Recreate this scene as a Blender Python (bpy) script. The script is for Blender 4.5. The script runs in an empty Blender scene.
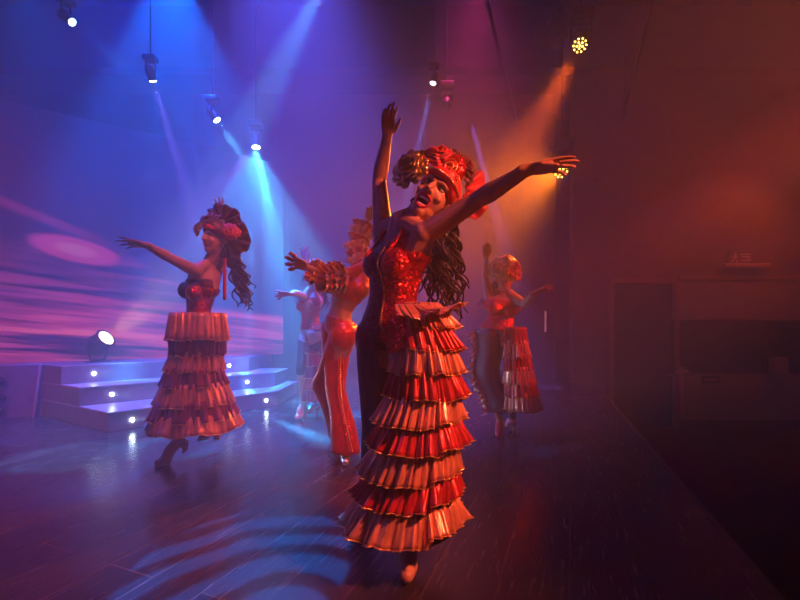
import bpy, bmesh, math, random
import numpy as np
from mathutils import Vector as V, Matrix, Quaternion
C = bpy.context.scene.collection
SC = bpy.context.scene
PI = math.pi
F = 420.0

def P(px, py, d):
    """a point d metres into the room, read off a level camera 1 m above the stage"""
    return V(((px-400)/F*d, d, 1+(330-py)/F*d))

# ------------------------------------------------------------------ camera, world, exposure
cam = bpy.data.cameras.new('camera'); cam_ob = bpy.data.objects.new('camera', cam); C.objects.link(cam_ob)
cam.sensor_width = 36; cam.lens = F/800*36; cam.shift_y = 30/800; cam.clip_start = .02
cam_ob.location = (0, 0, 1.0); cam_ob.rotation_euler = (PI/2, 0, 0)
SC.camera = cam_ob
SC.view_settings.view_transform = 'Standard'; SC.view_settings.look = 'None'
SC.view_settings.exposure = 0.0; SC.view_settings.gamma = 1; SC.view_settings.use_curve_mapping = False
try:
    SC.cycles.use_denoising = True
    SC.cycles.volume_bounces = 1
    SC.cycles.max_bounces = 6
    SC.cycles.use_light_tree = True
    SC.cycles.use_adaptive_sampling = False
except Exception: pass
w = bpy.data.worlds.new('world'); SC.world = w; w.use_nodes = True
w.node_tree.nodes['Background'].inputs[0].default_value = (.12, .06, .25, 1)
w.node_tree.nodes['Background'].inputs[1].default_value = .004

def lamp(name, kind, loc, target, color, power, size=.04, angle=20, blend=.4, gobo=None, contrast=.5, seed=0):
    l = bpy.data.lights.new(name, kind); o = bpy.data.objects.new(name, l); C.objects.link(o)
    o.location = loc
    dr = (V(target)-V(loc)).normalized(); o.rotation_euler = dr.to_track_quat('-Z', 'Y').to_euler()
    l.color = color; l.energy = power
    if kind == 'SPOT': l.spot_size = math.radians(angle); l.spot_blend = blend; l.shadow_soft_size = size
    elif kind == 'AREA': l.size = size
    else: l.shadow_soft_size = size
    if gobo:
        l.use_nodes = True; nt = l.node_tree; N = nt.nodes; L = nt.links
        em = N['Emission']; tc = N.new('ShaderNodeTexCoord'); sx = N.new('ShaderNodeSeparateXYZ'); L.new(tc.outputs['Normal'], sx.inputs[0])
        def M(op, a, b=None, c=None):
            n = N.new('ShaderNodeMath'); n.operation = op
            for i, q in enumerate((a, b, c)):
                if q is None: continue
                if isinstance(q, (int, float)): n.inputs[i].default_value = q
                else: L.new(q, n.inputs[i])
            return n.outputs[0]
        za = M('ABSOLUTE', sx.outputs[2]); gx = M('DIVIDE', sx.outputs[0], za); gy = M('DIVIDE', sx.outputs[1], za)
        if gobo == 'rays':
            cb = N.new('ShaderNodeCombineXYZ'); L.new(gx, cb.inputs[0]); L.new(gy, cb.inputs[1]); cb.inputs[2].default_value = seed*3.7
            nz = N.new('ShaderNodeTexVoronoi'); nz.feature = 'F1'; nz.inputs['Scale'].default_value = (9.0 if angle > 60 else 5.0)/math.tan(math.radians(angle/2)); L.new(cb.outputs[0], nz.inputs['Vector'])
            if angle > 60:      # slotted wheel: blades of light fanning out from the lens
                rr_ = M('SQRT', M('ADD', M('MULTIPLY_ADD', gx, gx, 1e-5), M('MULTIPLY', gy, gy)))
                L.new(M('DIVIDE', gx, rr_), cb.inputs[0]); L.new(M('DIVIDE', gy, rr_), cb.inputs[1]); L.new(M('MULTIPLY', rr_, .35), cb.inputs[2])
                nz.inputs['Scale'].default_value = 3.2
            v = M('MULTIPLY_ADD', nz.outputs['Distance'], -2.6, 1.25); v = M('MAXIMUM', v, 0.0); v = M('POWER', v, 2.0)
            v = M('MULTIPLY_ADD', v, 2.2*contrast, 1-contrast)
        else:   # curved crescents cut into a metal slide
            gx2 = M('MULTIPLY', gx, 1/gobo[0]); gy2 = M('MULTIPLY', gy, 1/gobo[0])
            cb = N.new('ShaderNodeCombineXYZ'); L.new(gx2, cb.inputs[0]); L.new(gy2, cb.inputs[1])
            nz = N.new('ShaderNodeTexNoise'); nz.inputs['Scale'].default_value = 1.3; nz.inputs['Detail'].default_value = .5; L.new(cb.outputs[0], nz.inputs['Vector'])
            dx = M('SUBTRACT', gx2, .55); dy = M('ADD', gy2, .75)
            r = M('SQRT', M('ADD', M('MULTIPLY', dx, dx), M('MULTIPLY', M('MULTIPLY', dy, dy), 1.3)))
            ph = M('MULTIPLY_ADD', M('SUBTRACT', nz.outputs['Fac'], .5), 6.0, M('MULTIPLY', r, 15.5))
            v = M('MULTIPLY_ADD', M('SINE', ph), 1.1, .72); v = M('MINIMUM', M('MAXIMUM', v, .03), 1.0)
        L.new(v, em.inputs['Strength'])
    return o

BLUE=(.0,.135,1); CYAN=(.07,.42,1); VIO=(.30,.16,1); ORG=(1,.15,.008); RED=(1,.05,.03); KEY=(1,.17,.085); PINK=(1,.16,.20)
# beams of the moving heads (lamp bodies are built below), plus two added blue haze spots
HEADS = [ # lens position, aim, colour, power, cone, gobo contrast
    (P(72,22,3.4),   P(205,135,3.4), (.02,.20,1), 1300, 7, .3),
    (P(153,81,4.2),  P(200,235,5.0), VIO, 5200, 9, .5),
    (P(217,120,4.8), P(262,185,4.9), (.12,.6,1), 4200, 13, .5),
    (P(256,147,5.4), P(258,330,5.15), (.04,.42,1), 8500, 74, .95),
    (P(433,83,5.1),  P(405,205,5.1), (.06,.22,1), 9500, 5, .2),
    (P(338,-45,3.6), P(238,150,3.5), (.10,.45,1), 7000, 12, .6),
    (P(470,120,7.5), P(520,300,7.4), (.10,.14,1), 5500, 8, .3),
    (P(256,147,5.4), P(180,235,4.9), (.30,.20,1), 2600, 26, .8),
    (P(256,147,5.4), P(266,300,5.25), (.12,.55,1), 2600, 26, .9),
    (P(15,-40,4.6),  P(110,330,5.0), BLUE, 300, 44, .5),  # unseen wide spot, added for blue glow in the haze
    (P(170,-50,4.6), P(190,300,4.8), BLUE, 3900, 58, .5),  # second added spot without a lamp body, tints the upper left haze
]
for i, (a, b, c, pw, ang, ct) in enumerate(HEADS):
    dr = (b-a).normalized()
    lamp('beam', 'SPOT', a+dr*.03, b, c, pw, .03, ang, .35, 'rays', ct, i)
PARS = [(P(580,45,4.42), P(465,255,5.6), (1,.11,.006), 3000, 36), (P(561,171,6.0), P(480,186,4.8), (1,.16,.008), 850, 56), (P(561,171,6.0), P(505,205,4.5), (1,.20,.008), 1500, 30)]
for i, (a, b, c, pw, ang) in enumerate(PARS):
    lamp('wash', 'SPOT', a+(b-a).normalized()*.06, b, c, pw, .07, ang, .8, 'rays', .25, 20+i)
# out of the picture: keys on the dancers, fills added to tint the haze
lamp('red_key', 'SPOT', (2.3, .25, 2.75), (.12, 1.85, .95), KEY, 980, .08, 34, .5)
lamp('red_key', 'SPOT', (3.2, 2.2, 2.8), (.95, 3.9, .95), RED, 620, .10, 22, .5)
lamp('red_key', 'SPOT', (-.2, 1.6, 3.9), (-1.05, 3.2, .9), PINK, 300, .10, 36, .5)
lamp('violet_fill', 'SPOT', (-2.2, .4, 3.4), (-.2, 2.2, .9), (.30,.06,1), 40, .2, 36, .6)
lamp('rust_fill', 'SPOT', (6.3, 5.2, 5.2), (5.0, 8.2, 1.6), (1,.08,.007), 70, .2, 120, .9)  # added fill that warms the hall wall, no lamp built for it
lamp('booth_fill', 'SPOT', (7.3, 6.7, 4.6), (5.6, 8.0, 1.0), (1,.13,.03), 200, .2, 84, .9)  # added out of frame to brighten the booth front
lamp('top_haze_fill', 'SPOT', (-1.15, 3.7, 5.4), (-1.05, 5.1, 2.2), (.05,.08,1), 5000, .3, 68, .9)  # unseen fill, added to colour the haze over the middle
lamp('rear_haze_fill', 'SPOT', (1.0, 5.2, 5.75), (.9, 6.1, 1.6), (1,.05,.30), 700, .3, 60, .9)  # added fill above the frame, reddens the haze upstage
lamp('magenta_fill', 'SPOT', (-3.6, 2.0, 4.0), (-3.3, 4.6, .2), (1,.05,.10), 680, .3, 46, .8)  # added to tint platform and left haze pink, source unseen
lamp('blue_fill', 'SPOT', (-2.6, 4.0, 5.2), (-2.9, 4.6, 1.6), (.0,.04,1), 1150, .3, 95, .9)  # unseen fill added for the overall blue of the left side
lamp('slide', 'SPOT', (-.85, -1.1, 4.6), (-.67, 1.78, 0), (.0,.20,1), 9500, .01, 10.0, .15, (math.tan(math.radians(5.1)),))
lamp('stage_lamp_beam', 'SPOT', P(110,336,5.20), P(230,240,4.6), (1,.42,.15), 480, .04, 34, .7, 'rays', .2, 9)

# ------------------------------------------------------------------ materials
def mat(name, col, rough=.5, metal=0, spec=.5, sheen=0, emit=None, es=0, coat=0):
    m = bpy.data.materials.new(name); m.use_nodes = True
    b = m.node_tree.nodes['Principled BSDF']
    b.inputs['Base Color'].default_value = (*col, 1); b.inputs['Roughness'].default_value = rough
    b.inputs['Metallic'].default_value = metal; b.inputs['Specular IOR Level'].default_value = spec
    b.inputs['Coat Weight'].default_value = coat
    if sheen: b.inputs['Sheen Weight'].default_value = sheen
    if emit: b.inputs['Emission Color'].default_value = (*emit, 1); b.inputs['Emission Strength'].default_value = es
    return m
def noise_bump(m, scale=30, strength=.2, colvar=None, stretch=None, dist=.01):
    nt = m.node_tree; N = nt.nodes; L = nt.links; b = N['Principled BSDF']
    tc = N.new('ShaderNodeTexCoord'); mp = N.new('ShaderNodeMapping'); L.new(tc.outputs['Object'], mp.inputs[0])
    if stretch: mp.inputs['Scale'].default_value = stretch
    nz = N.new('ShaderNodeTexNoise'); nz.inputs['Scale'].default_value = scale; nz.inputs['Detail'].default_value = 5; L.new(mp.outputs[0], nz.inputs['Vector'])
    bp = N.new('ShaderNodeBump'); bp.inputs['Strength'].default_value = strength; bp.inputs['Distance'].default_value = dist
    L.new(nz.outputs['Fac'], bp.inputs['Height']); L.new(bp.outputs[0], b.inputs['Normal'])
    if colvar:
        cr = N.new('ShaderNodeValToRGB'); c0 = b.inputs['Base Color'].default_value
        cr.color_ramp.elements[0].position = .3; cr.color_ramp.elements[1].position = .7
        cr.color_ramp.elements[0].color = [x*colvar for x in c0[:3]]+[1]; cr.color_ramp.elements[1].color = c0
        L.new(nz.outputs['Fac'], cr.inputs[0]); L.new(cr.outputs[0], b.inputs['Base Color'])
    return m
def sequin(name, col, scale=190, k=1.1, metal=.85, rough=.28):
    m = mat(name, col, rough, metal); nt = m.node_tree; N = nt.nodes; L = nt.links; b = N['Principled BSDF']
    tc = N.new('ShaderNodeTexCoord'); vo = N.new('ShaderNodeTexVoronoi'); vo.inputs['Scale'].default_value = scale; L.new(tc.outputs['Object'], vo.inputs['Vector'])
    s = N.new('ShaderNodeVectorMath'); s.operation = 'SUBTRACT'; L.new(vo.outputs['Color'], s.inputs[0]); s.inputs[1].default_value = (.5,.5,.5)
    sc = N.new('ShaderNodeVectorMath'); sc.operation = 'SCALE'; L.new(s.outputs[0], sc.inputs[0]); sc.inputs['Scale'].default_value = k
    g = N.new('ShaderNodeNewGeometry'); ad = N.new('ShaderNodeVectorMath'); L.new(g.outputs['Normal'], ad.inputs[0]); L.new(sc.outputs[0], ad.inputs[1])
    nm = N.new('ShaderNodeVectorMath'); nm.operation = 'NORMALIZE'; L.new(ad.outputs[0], nm.inputs[0]); L.new(nm.outputs[0], b.inputs['Normal'])
    return m
M = {}
M['skin'] = noise_bump(mat('brown skin', (.46,.22,.14), .42), 60, .05)
M['skin_pale'] = noise_bump(mat('fair skin', (.62,.36,.27), .42), 60, .05)
M['mouth'] = mat('mouth inside', (.12,.01,.01), .5)
M['lip'] = mat('lipstick', (.55,.02,.03), .25)
M['teeth'] = mat('teeth', (.85,.82,.74), .2)
M['eye'] = mat('eye white', (.8,.78,.75), .15)
M['dark'] = mat('lash black', (.01,.008,.01), .4)
M['hair'] = noise_bump(mat('black hair', (.012,.008,.010), .32), 200, .3)
M['sequin_red'] = sequin('red sequins', (.75,.03,.03))
M['sequin_dark'] = sequin('wine sequins', (.13,.012,.035), 230, .8, .5, .4)
M['orange_satin'] = noise_bump(mat('copper satin', (.95,.38,.22), .30, .45, .6, .2), 40, .25, .6, (1,1,.25), .004)
M['red_satin'] = noise_bump(mat('red satin', (.62,.015,.025), .30, .35, .6, .2), 40, .25, .6, (1,1,.25), .004)
M['plum_satin'] = noise_bump(mat('plum satin', (.30,.02,.09), .32, .35, .6, .2), 40, .25, .6, (1,1,.25), .004)
M['gold_trim'] = mat('gold hem thread', (.85,.5,.16), .3, .8)
M['lining'] = noise_bump(mat('plum lining', (.05,.008,.03), .55), 60, .1)
M['tights'] = mat('dark tights', (.05,.012,.035), .5)
M['gold_foil'] = noise_bump(mat('gold foil petals', (.95,.62,.22), .22, .8), 25, .5, .12, None, .02)
M['red_petal'] = noise_bump(mat('red petals', (.7,.02,.02), .35, .2, .5, .3), 30, .2, .5)
M['wine_petal'] = noise_bump(mat('wine petals', (.16,.008,.02), .4, .1, .5, .3), 30, .2, .5)
M['net'] = mat('dark net', (.05,.012,.04), .5)
M['shoe'] = noise_bump(mat('tan dance shoe', (.62,.30,.19), .38), 50, .1)
M['silver'] = mat('silver shoe', (.8,.8,.85), .25, .9)
M['ribbon'] = mat('red ribbon', (.8,.02,.04), .35)
M['black'] = noise_bump(mat('black lamp housing', (.008,.008,.009), .45), 40, .1)
M['metal'] = mat('black pipe', (.010,.010,.012), .6, .2)

# ------------------------------------------------------------------ mesh helpers
def link(name, me, m, parent=None, smooth=True):
    o = bpy.data.objects.new(name, me); C.objects.link(o)
    for q in (m if isinstance(m, (list, tuple)) else [m]): me.materials.append(q)
    if parent is not None: o.parent = parent
    if smooth: me.polygons.foreach_set('use_smooth', [True]*len(me.polygons))
    return o
def empty(name, label, cat, group=None, loc=(0,0,0)):
    o = bpy.data.objects.new(name, None); C.objects.link(o); o.location = loc; o.empty_display_size = .1
    o['label'] = label; o['category'] = cat
    if group: o['group'] = group
    return o
def tag(o, label, cat, group=None, kind=None):
    o['label'] = label; o['category'] = cat
    if group: o['group'] = group
    if kind: o['kind'] = kind
    return o
class MB:
    """collects vertices and faces for ONE mesh"""
    def __init__(s): s.v = []; s.f = []; s.m = []
    def add(s, vs, fs, mi=0):
        n = len(s.v); s.v += [tuple(p) for p in vs]; s.f += [tuple(i+n for i in f) for f in fs]; s.m += [mi]*len(fs)
    def box(s, lo, hi, mt=None, mi=0):
        vs = [V((x,y,z)) for x in (lo[0],hi[0]) for y in (lo[1],hi[1]) for z in (lo[2],hi[2])]
        if mt: vs = [mt @ p for p in vs]
        s.add(vs, [(0,1,3,2),(4,6,7,5),(0,4,5,1),(2,3,7,6),(0,2,6,4),(1,5,7,3)], mi)
    def tube(s, pts, rs, n=10, caps=True, mi=0, flat=1.0, up=None):
        pts = [V(p) for p in pts]
        if isinstance(rs, (int, float)): rs = [rs]*len(pts)
        if caps:   # rounded ends
            for end in (0, 1):
                a, b = (pts[0], pts[1]) if end == 0 else (pts[-1], pts[-2])
                r = rs[0] if end == 0 else rs[-1]; d = (a-b).normalized()
                ex = [(a+d*r*math.sin(t), max(r*math.cos(t), r*.02)) for t in (.45, .9, 1.25, 1.5)]
                if end == 0:
                    pts = [e[0] for e in reversed(ex)]+pts; rs = [e[1] for e in reversed(ex)]+list(rs)
                else:
                    pts = pts+[e[0] for e in ex]; rs = list(rs)+[e[1] for e in ex]
        k = len(pts); base = []
        ref = V(up) if up else V((0.123,.34,.93))
        T0 = (pts[1]-pts[0]).normalized(); X = (ref-T0*ref.dot(T0))
        if X.length < 1e-3: X = T0.orthogonal()
        X.normalize(); vs = []
        for i in range(k):
            T = (pts[min(i+1,k-1)]-pts[max(i-1,0)])
            T = T.normalized() if T.length > 1e-9 else T0
            X = (X-T*X.dot(T)).normalized(); Y = T.cross(X)
            for j in range(n):
                a = 2*PI*j/n; vs.append(pts[i]+(X*math.cos(a)*flat+Y*math.sin(a))*rs[i])
        fs = [(i*n+j, i*n+(j+1)%n, (i+1)*n+(j+1)%n, (i+1)*n+j) for i in range(k-1) for j in range(n)]
        fs += [tuple(reversed(range(n))), tuple((k-1)*n+j for j in range(n))]
        s.add(vs, fs, mi)
    def ell(s, c, R, ax=None, nu=16, nv=10, mi=0):
        """ellipsoid, R three radii, ax 3 axes"""
        ax = ax or (V((1,0,0)), V((0,1,0)), V((0,0,1))); c = V(c); vs = [c+ax[2]*R[2]]
        for i in range(1, nv):
            t = PI*i/nv
            for j in range(nu):
                a = 2*PI*j/nu
                vs.append(c+ax[0]*(R[0]*math.sin(t)*math.cos(a))+ax[1]*(R[1]*math.sin(t)*math.sin(a))+ax[2]*(R[2]*math.cos(t)))
        vs.append(c-ax[2]*R[2]); fs = [(0, 1+j, 1+(j+1)%nu) for j in range(nu)]
        for i in range(nv-2):
            for j in range(nu):
                a = 1+i*nu+j; b = 1+i*nu+(j+1)%nu; fs.append((a, a+nu, b+nu, b))
        q = len(vs)-1; fs += [(q, 1+(nv-2)*nu+(j+1)%nu, 1+(nv-2)*nu+j) for j in range(nu)]
        s.add(vs, fs, mi)
    def loft(s, rings, caps=True, mi=0, closed=True):
        n = len(rings[0]); k = len(rings); vs = [p for r in rings for p in r]; m_ = n if closed else n-1
        fs = [(i*n+j, i*n+(j+1)%n, (i+1)*n+(j+1)%n, (i+1)*n+j) for i in range(k-1) for j in range(m_)]
        if caps: fs += [tuple(reversed(range(n))), tuple((k-1)*n+j for j in range(n))]
        s.add(vs, fs, mi)
    def prism(s, poly, z0, z1, mi=0):
        n = len(poly); a = sum(poly[i][0]*poly[(i+1)%n][1]-poly[(i+1)%n][0]*poly[i][1] for i in range(n))
        if a < 0: poly = poly[::-1]
        vs = [(x,y,z0) for x,y in poly]+[(x,y,z1) for x,y in poly]
        s.add(vs, [tuple(reversed(range(n))), tuple(range(n,2*n))]+[(i,(i+1)%n,n+(i+1)%n,n+i) for i in range(n)], mi)
    def mesh(s, name):
        me = bpy.data.meshes.new(name); me.from_pydata(s.v, [], s.f); me.polygons.foreach_set('material_index', s.m); me.update(); return me
    def build(s, name, m, parent=None, smooth=True, bevel=0, thick=0):
        o = link(name, s.mesh(name), m, parent, smooth)
        if thick: q = o.modifiers.new('thick', 'SOLIDIFY'); q.thickness = thick; q.offset = 0
        if bevel: q = o.modifiers.new('bevel', 'BEVEL'); q.width = bevel; q.segments = 2; q.limit_method = 'ANGLE'
        return o
def struct(o): o['kind'] = 'structure'; return o
def catmull(pts, n=6):
    pts = [V(p) for p in pts]; out = []
    for i in range(len(pts)-1):
        a = pts[max(i-1,0)]; b = pts[i]; c = pts[i+1]; d = pts[min(i+2,len(pts)-1)]
        for k in range(n):
            t = k/n; out.append(.5*((2*b)+(c-a)*t+(2*a-5*b+4*c-d)*t*t+(3*b-a-3*c+d)*t**3))
    return out+[pts[-1]]

# ------------------------------------------------------------------ haze
hz = MB(); hz.prism([(-8.9,-2.4),(8.9,-2.4),(8.9,7.85),(3.28,7.85),(3.28,8.85),(-8.9,8.85)], .002, 5.84)
hm = bpy.data.materials.new('stage haze'); hm.use_nodes = True; nt = hm.node_tree; nt.nodes.clear()
out = nt.nodes.new('ShaderNodeOutputMaterial'); vs_ = nt.nodes.new('ShaderNodeVolumeScatter')
vs_.inputs['Density'].default_value = .050; vs_.inputs['Anisotropy'].default_value = .25; vs_.inputs['Color'].default_value = (1,1,1,1)
nt.links.new(vs_.outputs[0], out.inputs['Volume'])
h = hz.build('stage_haze', hm, None, False); tag(h, 'thin theatrical haze filling the stage and catching the light beams', 'haze', None, 'stuff')

# ------------------------------------------------------------------ room
plank = mat('black stage boards', (.022,.018,.020), .26, 0, .5); nt = plank.node_tree; N = nt.nodes; L = nt.links; b = N['Principled BSDF']
tc = N.new('ShaderNodeTexCoord'); mp = N.new('ShaderNodeMapping'); mp.inputs['Rotation'].default_value = (0,0,math.radians(-68)); L.new(tc.outputs['Object'], mp.inputs[0])
br = N.new('ShaderNodeTexBrick'); br.inputs['Scale'].default_value = 1.0; br.inputs['Brick Width'].default_value = 2.4; br.inputs['Row Height'].default_value = .26
br.inputs['Mortar Size'].default_value = .004; br.inputs['Color1'].default_value = (.044,.034,.036,1); br.inputs['Color2'].default_value = (.028,.023,.025,1); br.inputs['Mortar'].default_value = (.10,.06,.05,1)
L.new(mp.outputs[0], br.inputs['Vector'])
n1 = N.new('ShaderNodeTexNoise'); n1.inputs['Scale'].default_value = 9; n1.inputs['Detail'].default_value = 8
mp2 = N.new('ShaderNodeMapping'); mp2.inputs['Scale'].default_value = (.6,6,1); L.new(mp.outputs[0], mp2.inputs[0]); L.new(mp2.outputs[0], n1.inputs['Vector'])
cr = N.new('ShaderNodeValToRGB'); cr.color_ramp.elements[0].position = .55; cr.color_ramp.elements[0].color = (0,0,0,1); cr.color_ramp.elements[1].position = .78; cr.color_ramp.elements[1].color = (.09,.06,.055,1)
L.new(n1.outputs['Fac'], cr.inputs[0]); ad = N.new('ShaderNodeMix'); ad.data_type = 'RGBA'; ad.blend_type = 'ADD'; ad.inputs[0].default_value = .45
L.new(br.outputs['Color'], ad.inputs[6]); L.new(cr.outputs[0], ad.inputs[7]); L.new(ad.outputs[2], b.inputs['Base Color'])
mr = N.new('ShaderNodeMapRange'); mr.inputs[3].default_value = .13; mr.inputs[4].default_value = .36; L.new(n1.outputs['Fac'], mr.inputs[0]); L.new(mr.outputs[0], b.inputs['Roughness'])
bp = N.new('ShaderNodeBump'); bp.inputs['Strength'].default_value = .12; bp.inputs['Distance'].default_value = .01; L.new(n1.outputs['Fac'], bp.inputs['Height']); L.new(bp.outputs[0], b.inputs['Normal'])
EX = [(1.05,.5),(1.64,2.15),(2.87,5.6),(3.3,6.8),(3.3,10.5),(-8.5,10.5),(-8.5,-2.0),(.3,-2.0)]
fl = MB(); fl.prism(EX, -.12, 0); struct(fl.build('floor', plank, None, False))
ed = MB(); ep = [V((x,y,.004)) for x,y in EX[:4]]
for a, c in zip(ep, ep[1:]):
    t = (c-a).normalized(); n = V((-t.y,t.x,0)); ed.loft([[a+n*.0+V((0,0,-.1)), a+V((0,0,.0)), a+n*.03, a+n*.03+V((0,0,-.1))],[c+n*.0+V((0,0,-.1)), c, c+n*.03, c+n*.03+V((0,0,-.1))]])
struct(ed.build('trim_1', mat('worn stage edge strip', (.10,.05,.035), .5), None, False))
ap = MB()
IN = [(x-.08, y) for x, y in EX[:4]]+[(3.22,10.4),(-8.4,10.4),(-8.4,-1.9),(.3,-1.9)]
ap.prism(IN, -.84, -.121); struct(ap.build('wall_stage_apron', noise_bump(mat('black painted ply', (.02,.015,.015), .6), 8, .3), None, False))
lowf = noise_bump(mat('dark hall carpet', (.035,.014,.012), .8), 14, .6, .4, None, .05)
g = MB(); g.box((-9,-2.5,-.95), (9,12.5,-.85)); struct(g.build('floor_hall', lowf, None, False))
dark = noise_bump(mat('black drape', (.0015,.0012,.0018), .9, 0, .05), 3, .12, .5, (6,6,.3), .1)
for nm, lo, hi in (('wall_back', (-9,8.9,0), (3.3,9.0,6)), ('wall_left', (-9.1,-2.5,-.85), (-9,12.5,6)), ('wall_right', (9,-2.5,-.85), (9.1,12.5,6)), ('wall_front', (-9,-2.6,-.85), (9,-2.5,6))):
    q = MB(); q.box(lo, hi); struct(q.build(nm, dark, None, False))
# ceiling with shallow ribs
q = MB(); q.box((-9,-2.5,6), (9,12.5,6.1))
for i in range(8): q.box((-9,-.5+i*1.7,5.86), (9,-.38+i*1.7,6))
struct(q.build('ceiling', noise_bump(mat('dark ceiling', (.012,.010,.012), .8), 5, .3), None, False))
# hall end wall on the right, 8 m away, with a door opening, booth window and parapet
WY = 8.0
rust = noise_bump(mat('painted render wall', (.20,.10,.065), .7), 6, .25, .7)
cream = noise_bump(mat('cream boarding', (.30,.20,.125), .6), 7, .2, .8)
def wx(px): return (px-400)/F*WY
def wz(py): return 1+(330-py)/F*WY
q = MB()
q.box((3.31,WY,-.85), (wx(613),WY+.2,6)); q.box((wx(613),WY,wz(283)), (wx(675),WY+.2,6)); q.box((wx(675),WY,wz(278)), (9,WY+.2,6))
struct(q.build('wall_hall_end', rust, None, False))
q = MB(); q.box((wx(675),WY-.04,wz(320)), (9,WY+.1,wz(278)-.002)); q.box((wx(675),WY-.04,-.85), (9,WY+.1,wz(374)))
struct(q.build('wall_booth', cream, None, False, .01))
q = MB(); q.box((wx(613)-.10,WY-.05,wz(283)), (wx(677),WY-.002,wz(283)+.09)); q.box((wx(675)-.03,WY-.06,-.85), (wx(675)+.05,WY-.041,wz(283)))
q.box((wx(613)-.1,WY-.05,-.85), (wx(613),WY-.002,wz(283))); q.box((wx(677),WY-.07,wz(278)-.03), (9,WY-.041,wz(278)+.05))
struct(q.build('trim_2', mat('door casing', (.26,.12,.07), .5), None, False))
q = MB(); q.box((wx(677),WY-.08,-.85), (9,WY-.041,-.70)); struct(q.build('baseboard_right', mat('skirting', (.16,.07,.05), .5), None, False))
d_ = MB(); d_.box((wx(613)+.01,WY+.06,-.84), (wx(675)-.04,WY+.12,wz(283)-.01)); do = struct(d_.build('door_1', noise_bump(mat('black door', (.022,.014,.014), .55), 8, .2), None, False))
hd = MB(); hd.tube([(wx(671),WY+.06,.15),(wx(671),WY+.0,.15),(wx(668),WY+.0,.15)], .012, 8); hd.build('handle', mat('dull brass', (.5,.25,.12), .35, .8), do)
wp = MB(); wp.box((wx(675)+.06,WY+.04,wz(374)), (8.99,WY+.06,wz(320))); wo = struct(wp.build('window_1', mat('dark glass', (.006,.006,.008), .08, 0, .6), None, False))
fm = MB()
for z in (wz(320)-.03, wz(374)): fm.box((wx(675)+.05,WY-.01,z), (8.99,WY+.04,z+.03))
fm.build('window_frame', M['black'], wo, False)
# things on the booth
q = MB(); q.box((wx(767),WY-.14,wz(376)), (wx(782),WY-.03,wz(357))); q.box((wx(767)+.03,WY-.145,wz(372)), (wx(782)-.03,WY-.14,wz(360)))
tag(q.build('junction_box', cream, None, False, .01), 'small cream box standing up from the booth sill against the dark window', 'box')
q = MB(); q.box((wx(700),WY-.07,wz(383)), (wx(717),WY-.042,wz(375)), mi=0); q.box((wx(702),WY-.075,wz(380.5)), (wx(715),WY-.07,wz(378)), mi=1)
tag(q.build('wall_plate', [M['black'], mat('grey label', (.35,.2,.15), .5)], None, False, .004), 'small black rectangular plate with a grey strip on the cream booth wall', 'plate')
hs = empty('fire_hose_nozzle', 'red nozzle and brass valve hanging on the door casing', 'hose nozzle', None, (wx(677),WY-.1,.2))
q = MB(); q.tube([(0,0,-.12),(0,0,-.55),(.01,0,-.72)], [.045,.035,.05], 10); q.build('hose', mat('red hose', (.6,.03,.02), .4), hs)
q = MB(); q.tube([(-.06,0,0),(.12,0,.02)], .03, 8); q.tube([(.0,0,-.1),(0,0,.08)], .025, 8)
for i in range(6):
    a = i*PI/3; q.tube([(.02,-.03,.05),(.02+.07*math.cos(a),-.03,.05+.07*math.sin(a))], .008, 6)
q.build('valve', mat('brass valve', (.6,.35,.2), .35, .8), hs)
# emergency sign above a light bar
es = empty('exit_sign', 'small wall sign with a running figure and text lines above the booth', 'sign', None, (wx(743),WY-.02,wz(258)))
q = MB(); q.box((wx(727)-wx(743),-.03,-.13), (wx(750)-wx(743),.015,.13)); q.build('sign_panel', mat('sign green', (.16,.10,.06), .5), es, False, .006)
q = MB()
q.ell((-.19,-.035,.07), (.022,.006,.022)); q.tube([(-.19,-.036,.045),(-.20,-.036,-.02)], .016, 6); q.tube([(-.20,-.036,-.02),(-.16,-.036,-.05),(-.17,-.036,-.10)], .011, 6)
q.tube([(-.20,-.036,-.02),(-.24,-.036,-.07),(-.27,-.036,-.07)], .011, 6); q.tube([(-.19,-.036,.03),(-.15,-.036,.01)], .009, 6); q.tube([(-.19,-.036,.03),(-.235,-.036,.01)], .009, 6)
for z in (.06,.01,-.05): q.box((-.09,-.034,z-.012), (.10,-.03,z+.012))
q.build('pictogram', mat('sign white', (.8,.55,.4), .5), es)
q = MB(); q.box((wx(719),WY-.16,wz(268)), (wx(764),WY-.001,wz(264.3))); o = q.build('light_bar', mat('pale light bar housing', (.55,.28,.17), .4), None, False, .012); tag(o, 'narrow pale emergency light bar fixed under the running figure sign', 'light bar')
# slim vertical lamp rail at the back
q = MB(); q.tube([P(545.5,331,8.875), P(545.5,312,8.875)], .02, 8); tag(q.build('marker_rail', mat('pale rail', (.6,.3,.3), .4, 0, .5, 0, (.8,.25,.2), .35), None), 'thin pale vertical rail at the back right of the stage', 'rail')

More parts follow.
